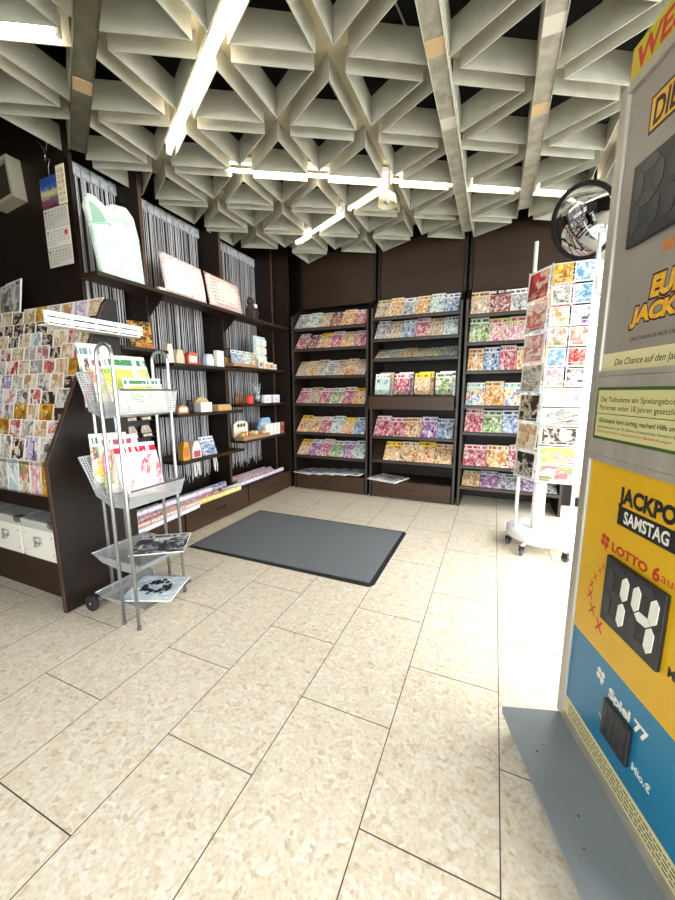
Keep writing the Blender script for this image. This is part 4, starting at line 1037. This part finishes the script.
roll(3.38, 4.14, -2.90, .275, .026, ['c9505a', 'f0e6e2', 'b03a4a', 'f0d8d6'], 'red and white patterned paper roll, rearmost in the corner bay')
roll(3.34, 4.20, -2.84, .272, .024, ['d8d9de', 'c76a7a', 'f2f0f0', 'b8bcc6'], 'white roll with pink dots behind the long white one in the corner bay')
roll(3.36, 4.10, -2.74, .273, .026, ['c96a8a', 'f0dde4', 'd8a0b4', 'f4eef0'], 'pink flowered paper roll in the corner bay')
roll(2.98, 4.22, -2.655, .272, .026, ['e9e8ee', 'c4c0d4', 'f4f3f6', 'd8a8b8'], 'long white paper roll reaching along the corner bay front')
roll(2.02, 3.28, -2.86, .273, .026, ['8a9acc', 'dfe2f0', '5a6ab0', 'eceef6'], 'blue patterned paper roll, rearmost in the middle bay')
roll(1.98, 3.20, -2.79, .272, .025, ['e6e4ea', 'a8a0cc', 'c0504a', 'f2f0f4'], 'lilac speckled paper roll in the middle bay')
roll(2.02, 2.96, -2.72, .273, .026, ['4a6ac0', 'f0f0f4', 'd05a5a', 'f4f2f2'], 'white roll with blue and red stripes in the middle bay')
roll(1.92, 2.93, -2.655, .273, .026, ['d24a5a', 'f4e2e0', 'e07a80', 'faf4f0'], 'red and pink paper roll in the middle bay')
roll(2.15, 3.16, -2.585, .276, .028, ['e9d46a', 'f3eaa8', 'd8b84a', 'f6f0c8'], 'yellow paper roll at the front edge of the middle drawer', .03)
roll(1.90, 2.86, -2.69, .323, .026, ['ccd4ee', 'f2f4fa', 'e8a0a8', 'e4e8f6'], 'pale roll lying on top of the others in the middle bay')
roll(1.75, 2.57, -2.52, .277, .026, ['f0b49a', 'f6e4da', 'e89070', 'faf0ea'], 'salmon paper roll jutting out past the drawer front', -.05)
roll(1.75, 2.52, -2.462, .262, .022, ['f2f2f2', 'e4e4ea', 'fafafa', 'dcdce4'], 'plain white paper roll, frontmost over the drawer edge', -.07)

# ---------------------------------------------------------------- white card spinner
SC = Vector((.44, 3.45, 0))
t = thing('card_spinner', SC, 'tall white wire card spinner on a round wheeled base beside the lottery sign', 'card stand')
MB().lathe([(.0, .07), (.25, .07), (.275, .085), (.275, .14), (.26, .152), (.06, .158), (0, .158)], SC, 36).build('base_disc', MT['white'], t)
MB().lathe([(.05, .157), (.05, .56), (.042, .56), (.042, .62), (0, .62)], SC + Vector((-.04, -.02, 0)), 20).build('pillar', MT['white'], t)
MB().lathe([(.10, .600), (.11, .606), (.11, .618), (.0, .618)], SC + Vector((-.04, -.02, 0)), 20).build('turntable', MT['wire'], t)
for x_, y_ in ((.185, 3.36), (.275, 3.16), (.585, 3.155), (.70, 3.33), (.44, 3.76)):
    c = thing('caster', (x_, y_, 0), None, None); del_ = [k for k in ('label', 'category') if k in c]
    for k in del_: del c[k]
    c.parent = t; c.location = Vector((x_, y_, 0)) - SC; ORG[c.name] = Vector((x_, y_, 0))
    d = (Vector((x_, y_, 0)) - SC).normalized(); a = math.atan2(d.y, d.x) + .6
    Mw = Matrix.Translation((x_, y_, .03)) @ Matrix.Rotation(a, 4, 'Z') @ Matrix.Rotation(PI / 2, 4, 'X')
    MB().lathe([(.0, -.012), (.026, -.012), (.03, -.008), (.03, .008), (.026, .012), (0, .012)], n=18, M=Mw).build('wheel', MT['greyw'], c)
    Mf = Matrix.Translation((x_, y_, 0)) @ Matrix.Rotation(a, 4, 'Z')
    MB().box(-.02, .02, -.018, -.014, .03, .068, Mf).box(-.02, .02, .014, .018, .03, .068, Mf).box(-.02, .02, -.018, .018, .066, .074, Mf).build('fork', MT['black'], c)
    MB().tube([(x_, y_, .08), SC + d * .2 + Vector((0, 0, .09))], .012, 8).build('arm', MT['white'], c)
for x_ in (.232, .645): MB().tube([(x_, 3.42, .15), (x_, 3.42, 2.48)], .0145, 12).build('pole', MT['white'], t)
HX = [(.20, 3.40), (.335, 3.20), (.60, 3.20), (.80, 3.42), (.70, 3.70), (.22, 3.70)]
ZB, ZTP = .615, 2.235
b = MB()
for x_, y_ in HX: b.tube([(x_, y_, ZB), (x_, y_, ZTP + .01)], .0055, 6)
for z in (ZB, 1.0, 1.4, 1.8, ZTP): b.tube([(x_, y_, z) for x_, y_ in HX], .004, 6, closed=True)
for z in (ZB, ZTP):
    for x_, y_ in HX: b.tube([(x_, y_, z), (SC.x - .04, SC.y - .02, z)], .004, 6)
b.build('wire_frame', MT['wire'], t)
b = MB(); rn = random.Random(31)
SPC = {k: v for k, v in CM.items()}
SPC['sea blue'] = cover('card_sea', ['4a86b0', 'c9dde8', '2f6a98', '8ab4cc', 'dfe6e0', '5f9ab8'], 3.0, None, 'eceae4', thresh=.7)
SPC['white'] = cover('card_white', ['dcdcd8', 'c6cacc', 'e6e6e2', '8f979c', 'e0dcd6', 'b4bcc0'], 3.0, None, 'f6f6f4', thresh=.7)
SPC['red heart'] = cover('card_red_heart', ['b3202a', 'd8434a', 'e9a08a', '7a1a20', 'c03038', 'f0c9b4'], 2.5, None, 'f4ece4', thresh=.7)
SPC['rose'] = cover('card_rose', ['e8b0a0', 'f2dcd2', 'd88a7a', 'b86a5a', 'f6e8e0', 'e6c4b4'], 3, None, 'f4ece4', thresh=.7)
SPC['pink blossom'] = cover('card_blossom', ['f2eeee', 'd88ab4', 'e9e4ea', 'a8c08a', 'f4f0f2', 'c87aa8'], 3, None, 'f6f4f2', thresh=.8)
SPC['meadow green'] = cover('card_meadow', ['a8c070', 'dfe8b0', '8aa860', 'e6d46a', '9a6aa0', 'c9d89a'], 3, None, 'f2f2ea', thresh=.8)
SPC['brown'] = CM['dark brown']; SPC['meadow'] = SPC['meadow green']
SPC['black'] = cover('card_black', ['1e1c1e', '2a282a', 'd8d0c8', '201e20', '342e30', '1a181a'], 3, None, 'e9e6e0', thresh=.85)
def face(p0, p1, rows, cols_f, nm, names):
    p0, p1 = Vector((*p0, 0)), Vector((*p1, 0)); d = (p1 - p0); W_ = d.length; d.normalize(); nrm = Vector((d.y, -d.x, 0)); a = math.atan2(d.y, d.x)
    ph = (ZTP - ZB) / rows; ni = 0
    for r_ in range(rows):
        z = ZTP - ph * (r_ + 1) + .006; cn = cols_f(r_)
        o0 = nrm * .028; wires = MB()
        wires.tube([p0 + Vector((0, 0, z)), p0 + o0 + Vector((0, 0, z)), p1 + o0 + Vector((0, 0, z)), p1 + Vector((0, 0, z))], .0022, 5)
        wires.tube([p0 + Vector((0, 0, z + .03)), p0 + o0 * 1.3 + Vector((0, 0, z + .03)), p1 + o0 * 1.3 + Vector((0, 0, z + .03)), p1 + Vector((0, 0, z + .03))], .0018, 5)
        wires.build('pocket_wire', MT['wire'], t)
        for c_ in range(cn):
            wd = W_ / cn - .012; ht = ph - .014
            P = p0 + d * (W_ * (c_ + .5) / cn) + nrm * .020 + Vector((0, 0, z + .0035))
            k = names[ni % len(names)]; ni += 1
            me = sheet_mesh('s' + k, round(wd, 3), round(ht, 3), .003, 0, SPC[k])
            side = '' if cn == 1 else ', %s one' % ['left', 'right'][c_]
            printed('greeting_card', me, P, '%s card, %s row from the top, %s face of the spinner%s' % (k, ORD[r_], nm, side), 'card', 'cards on the %s face of the spinner' % nm, R(4), a)
face(HX[0], HX[1], 7, lambda r_: 1, 'left', ['red heart', 'rose', 'rose', 'grey photo', 'dark brown', 'cream', 'black'])
face(HX[1], HX[2], 11, lambda r_: 2 if r_ < 6 else 1, 'front', ['golden yellow', 'sea blue', 'grey photo', 'sea blue', 'cream', 'purple', 'floral green', 'rose', 'sea blue', 'red heart', 'pink floral', 'grey photo', 'pink blossom', 'grey photo', 'brown', 'meadow', 'floral green'])
face(HX[2], HX[3], 7, lambda r_: 1, 'right', ['white', 'grey photo', 'grey photo', 'pale blue', 'pale blue', 'white', 'pink blossom'])

# ---------------------------------------------------------------- convex mirror
t = thing('convex_mirror', (.563, 3.62, 2.64), 'round convex shop mirror with a black rim under the ceiling', 'mirror')
look = Vector((-1.0, -.9, -.62)).normalized(); Mm = Matrix.Translation((.563, 3.62, 2.64)) @ look.to_track_quat('Z', 'Y').to_matrix().to_4x4()
rad = .262; prof = []
for k in range(13):
    a = R(34) * k / 12; Rr = rad / math.sin(R(34)); prof.append((Rr * math.sin(a) if k else 0.0, Rr * math.cos(a) - Rr * math.cos(R(34))))
MB().lathe(prof[::-1], n=40, M=Mm).build('mirror_face', mat('mirror_glass', 'dfe3e4', .02, 1), t)
MB().lathe([(rad + .001, -.01), (rad + .016, -.008), (rad + .018, .012), (rad + .008, .02), (rad - .004, .008)], n=40, M=Mm).build('rim', MT['black'], t)
MB().lathe([(0, -.05), (.14, -.045), (.22, -.028), (rad + .002, -.009)], n=40, M=Mm).build('back_shell', MT['black'], t)
MB().tube([(.60, 3.70, 2.66), (.64, 3.78, 2.80), (.64, 3.78, 3.14)], .012, 8).build('mounting_arm', MT['black'], t)

# ---------------------------------------------------------------- lottery sign on a wheeled plate
SO = Vector((.312, 1.456, 0))
SG = thing('lottery_sign', SO, 'tall metal lottery jackpot sign on a grey wheeled base plate at the right', 'sign', None, math.atan2(-.95416, .29930))
WS = .62
def sp(name, x0, x1, y0, y1, z0, z1, m_, par=None, bevel=0):
    o = MB().box(x0, x1, y0, y1, z0, z1).build(name, m_, None, bevel=bevel); c = Vector(o.location); o.parent = par or SG
    if par is not None: o.location = c - par.location
    return o
b = MB().prism([(-.02, -.215), (0, -.22), (WS, -.205), (WS + .02, -.19), (WS + .02, .30), (-.02, .30)], .082, .094, 'z')
o = b.build('base_plate', MT['plate']); o.parent = SG
b = MB(); rs_ = random.Random(8)
for k in range(14):
    x_, y_, r_ = rs_.uniform(.1, .6), rs_.uniform(-.18, -.09), rs_.uniform(.001, .0045)
    b.lathe([(r_, .0942), (r_ * .8, .0944)], (x_, y_, 0), 7)
o = b.build('rust_spots', mat('rust_brown', '6a4a34', .8)); o.parent = SG
b = MB().prism([(-.02, -.205), (WS + .02, -.195), (WS + .02, .29), (-.02, .29)], .066, .0815, 'z'); o = b.build('plate_underside', MT['rubber']); o.parent = SG
for x_, y_ in ((.02, -.17), (WS - .1, -.165), (.02, .24), (WS - .04, .24)):
    c = bpy.data.objects.new('caster', None); COL.objects.link(c); c.parent = SG; c.location = (x_, y_, 0)
    for nme, bb, m_ in (('wheel', MB().lathe([(0, -.014), (.024, -.014), (.029, -.008), (.029, .008), (.024, .014), (0, .014)], n=18, M=Matrix.Translation((0, 0, .029)) @ Matrix.Rotation(PI / 2, 4, 'X')), MT['rubber']),
                        ('fork', MB().box(-.018, .018, -.021, -.0165, .025, .066).box(-.018, .018, .0165, .021, .025, .066), MT['black'])):
        o = bb.build(nme, m_); o.parent = c
ALU = MT['alu']
sp('body', -.012, WS + .012, .012, .10, .095, 2.20, ALU)
for x0, x1 in ((-.035, .006), (WS - .006, WS + .035)): sp('side_profile', x0, x1, -.006, .115, .095, 2.215, ALU, bevel=.006)
sp('bottom_profile', .0065, WS - .0065, -.006, .0115, .095, .122, ALU)
sp('middle_profile', .0065, WS - .0065, -.006, .0115, 1.105, 1.125, ALU)
YEL = noisy('sign_yellow', 'd3a40c', 'dbae14', 3, .35); BLU = noisy('sign_blue', '0f6f97', '14799f', 3, .35); SIL = noisy('sign_silver', '8c857b', '968f84', 5, .4)
INK = mat('sign_black', '121214', .45); RED = mat('sign_red', 'bb2a1a', .45); CRE = mat('sign_cream', 'd9cf9e', .5); SWH = mat('sign_white', 'e6e4d8', .5)
ORG_ = mat('sign_orange', 'cf7a1c', .45); GLD = noisy('sign_gold', 'd99a20', 'e6b83a', 60, .4); DRK = mat('display_black', '1b1c20', .42); DR2 = mat('display_segment_off', '2b2d32', .4)
P1 = sp('lower_panel', .0065, WS - .0065, .004, .0115, .487, 1.104, YEL)
P2 = sp('blue_panel', .0065, WS - .0065, .004, .0115, .193, .4865, BLU)
TXT = cover('sign_small_print', ['d9cf9e', 'cfc490', 'e0d8ac', '6a6448', 'd4ca98', 'c9be8a'], 3.0, None)
P3 = sp('small_print_strip', .0065, WS - .0065, .004, .0115, .1225, .1925, CRE)
MP = mat('sign_print_ink', '5f5a3c', .6)
def st(s, x, z, h, width, col, bold=.0, shear=0, yy=.0034, name='lettering', rot=0):
    return lettering(s, SG, x, yy, z, h, width, col, bold, shear, name, rot)
rn = random.Random(2)
for r_ in range(4):
    b = MB(); x = .03
    while x < WS - .04:
        wd = rn.uniform(.006, .022); b.box(x, x + wd, .0034, .0040, .134 + r_ * .013, .139 + r_ * .013); x += wd + .004
    o = b.build('fine_print', MP); o.parent = SG
st('JACKPOT', .160, .984, .066, .248, INK, .05)
sp('black_bar', .165, .41, .003, .0039, .933, .990, INK)
st('SAMSTAG', .192, .943, .038, .168, SWH, .028, yy=.0026)
def clover(x, z, s, col, yy=.0034):
    b = MB()
    for k in range(4):
        M = Matrix.Translation((x, 0, z)) @ Matrix.Rotation(R(45 + 90 * k + 8), 4, 'Y')
        pts = [(0, .1 * s)] + [(s * .42 * math.sin(a_) , s * (.62 + .36 * math.cos(a_))) for a_ in [R(-150 + 300 * q / 8) for q in range(9)]][::1]
        b.prism(pts, yy - .0003, yy, 'y', M)
    b.prism([(-.004, -.01), (.004, -.01), (.012, -s * 1.2), (.006, -s * 1.25)], yy - .0003, yy, 'y', Matrix.Translation((x, 0, z)))
    o = b.build('clover_emblem', col); o.parent = SG
clover(.122, .859, .024, RED)
st('LOTTO', .155, .840, .030, .150, RED, .045)
st('6', .322, .838, .040, .026, RED, .04); st('aus49', .352, .846, .026, .10, RED, 0)
for x, z, s in ((.128, .775, .015), (.114, .752, .018), (.095, .720, .022), (.080, .686, .026), (.079, .650, .031), (.099, .606, .036), (.141, .573, .040)):
    st('x', x - s / 2, z - s / 2, s, s * .95, RED, .0)
def seven(x0, x1, z0, z1, digits, ybase=-.010, on=SWH):
    sp('display_housing', x0, x1, ybase, .0035, z0, z1, DRK, bevel=.003)
    n = len(digits); W_ = (x1 - x0 - .012) / n
    SEG = {'1': 'bc', '4': 'bcfg', ' ': ''}
    for k, dgt in enumerate(digits):
        cx = x0 + .006 + W_ * (k + .5); cz = (z0 + z1) / 2; hw = W_ * .29; hh = (z1 - z0) * .385; tk = W_ * .125
        segs = {'a': ((-hw, hh), (hw, hh)), 'g': ((-hw, 0), (hw, 0)), 'd': ((-hw, -hh), (hw, -hh)), 'b': ((hw, hh), (hw, 0)), 'c': ((hw, 0), (hw, -hh)), 'f': ((-hw, hh), (-hw, 0)), 'e': ((-hw, 0), (-hw, -hh))}
        for nme, (p, q) in segs.items():
            lit = nme in SEG[dgt]; p, q = Vector(p), Vector(q); d = (q - p); l = d.length; d.normalize(); nn = Vector((-d.y, d.x)); e = .003
            pts = [p + d * e, p + d * (e + tk) + nn * tk, q - d * (e + tk) + nn * tk, q - d * e, q - d * (e + tk) - nn * tk, p + d * (e + tk) - nn * tk]
            b = MB().prism([(cx + v.x + .05 * v.y, cz + v.y) for v in pts], ybase - (.0028 if lit else .0012), ybase - .0004, 'y')
            o = b.build('display_segment', on if lit else DR2); o.parent = SG
            if lit: o['label'] = 'pale lit segment'
seven(.158, .392, .616, .830, '14')
st('Mio.€', .412, .625, .030, .075, INK, .04)
clover(.178, .425, .023, SWH)
st('Spiel 77', .222, .378, .046, .165, SWH, .045)
seven(.222, .338, .262, .385, '  ')
st('TB.', .188, .285, .016, .025, SWH)
st('Mio.€', .346, .270, .026, .070, SWH, .035)
# framed notice
NF = sp('notice_frame', .0065, WS - .0065, -.010, .0115, 1.126, 1.376, ALU, bevel=.004)
GRN = mat('notice_green', '3f5a1e', .45)
sp('notice_border', .022, WS - .022, -.0115, -.0102, 1.178, 1.342, GRN)
sp('notice_paper', .031, WS - .031, -.0125, -.0117, 1.187, 1.333, mat('notice_cream', 'c9c38a', .5))
DG = mat('notice_ink', '2f3d16', .6)
st('Die Teilnahme am Spielangebot ist für', .046, 1.292, .0205, .355, DG, .0, yy=-.0129)
st('Personen unter 18 Jahren gesetzlich verboten!', .045, 1.267, .0205, .405, DG, .0, yy=-.0129)
sp('divider_line', .031, WS - .031, -.0129, -.0127, 1.2585, 1.2605, GRN)
st('Glücksspiel kann süchtig machen! Hilfe unter', .046, 1.228, .0185, .325, DG, .012, yy=-.0129)
st('Spielteilnahme ab 18 Jahren. Kostenlose Hotline 0800 1 37 27 00', .046, 1.213, .0095, .40, DG, 0, yy=-.0129)
st('Informationen zu gesetzlichen Bestimmungen', .046, 1.199, .0095, .30, RED, 0, yy=-.0129)
# upper panel
sp('rail_profile', .0065, WS - .0065, -.006, .0115, 1.377, 1.392, ALU)
sp('cream_strip', .0065, WS - .0065, .004, .0115, 1.393, 1.447, CRE)
sp('upper_panel', .0065, WS - .0065, .004, .0115, 1.4475, 2.185, SIL)
sp('top_profile', .0065, WS - .0065, -.006, .0115, 2.186, 2.214, ALU)
st('Die Chance auf den Jackpot', .066, 1.402, .026, .285, DG, .006, .2)
st('DIE CHANCE AUF DEN JACKPOT', .122, 1.470, .013, .26, INK, 0, .2)
BRN = mat('sign_dark_red', '3f140c', .5)
for s_, x, z, wd in (('EURO', .182, 1.577, .168), ('JACKPOT', .116, 1.508, .292)):
    st(s_, x - .006, z - .006, .070, wd + .012, BRN, .10, .15, .0034, 'lettering_outline'); st(s_, x, z, .058, wd, GLD, .06, .15, .0026)
seven(.075, .335, 1.738, 1.955, '  ')
st('Mio.€', .207, 1.683, .034, .095, ORG_, .03)
sp('day_plate', .096, .40, .0030, .0039, 2.020, 2.113, INK); sp('day_plate_face', .102, .394, .0024, .0029, 2.027, 2.106, GLD)
st('DIENSTAG', .112, 2.033, .064, .27, INK, .03, .1, .0019)
hd = sp('header', -.005, WS + .005, .0, .06, 2.2155, 2.305, noisy('header_lime', 'b5b21e', 'd8a83a', 4, .4))
st('WESTLOTTO', .018, 2.228, .062, .50, RED, .03, .1, -.0006)
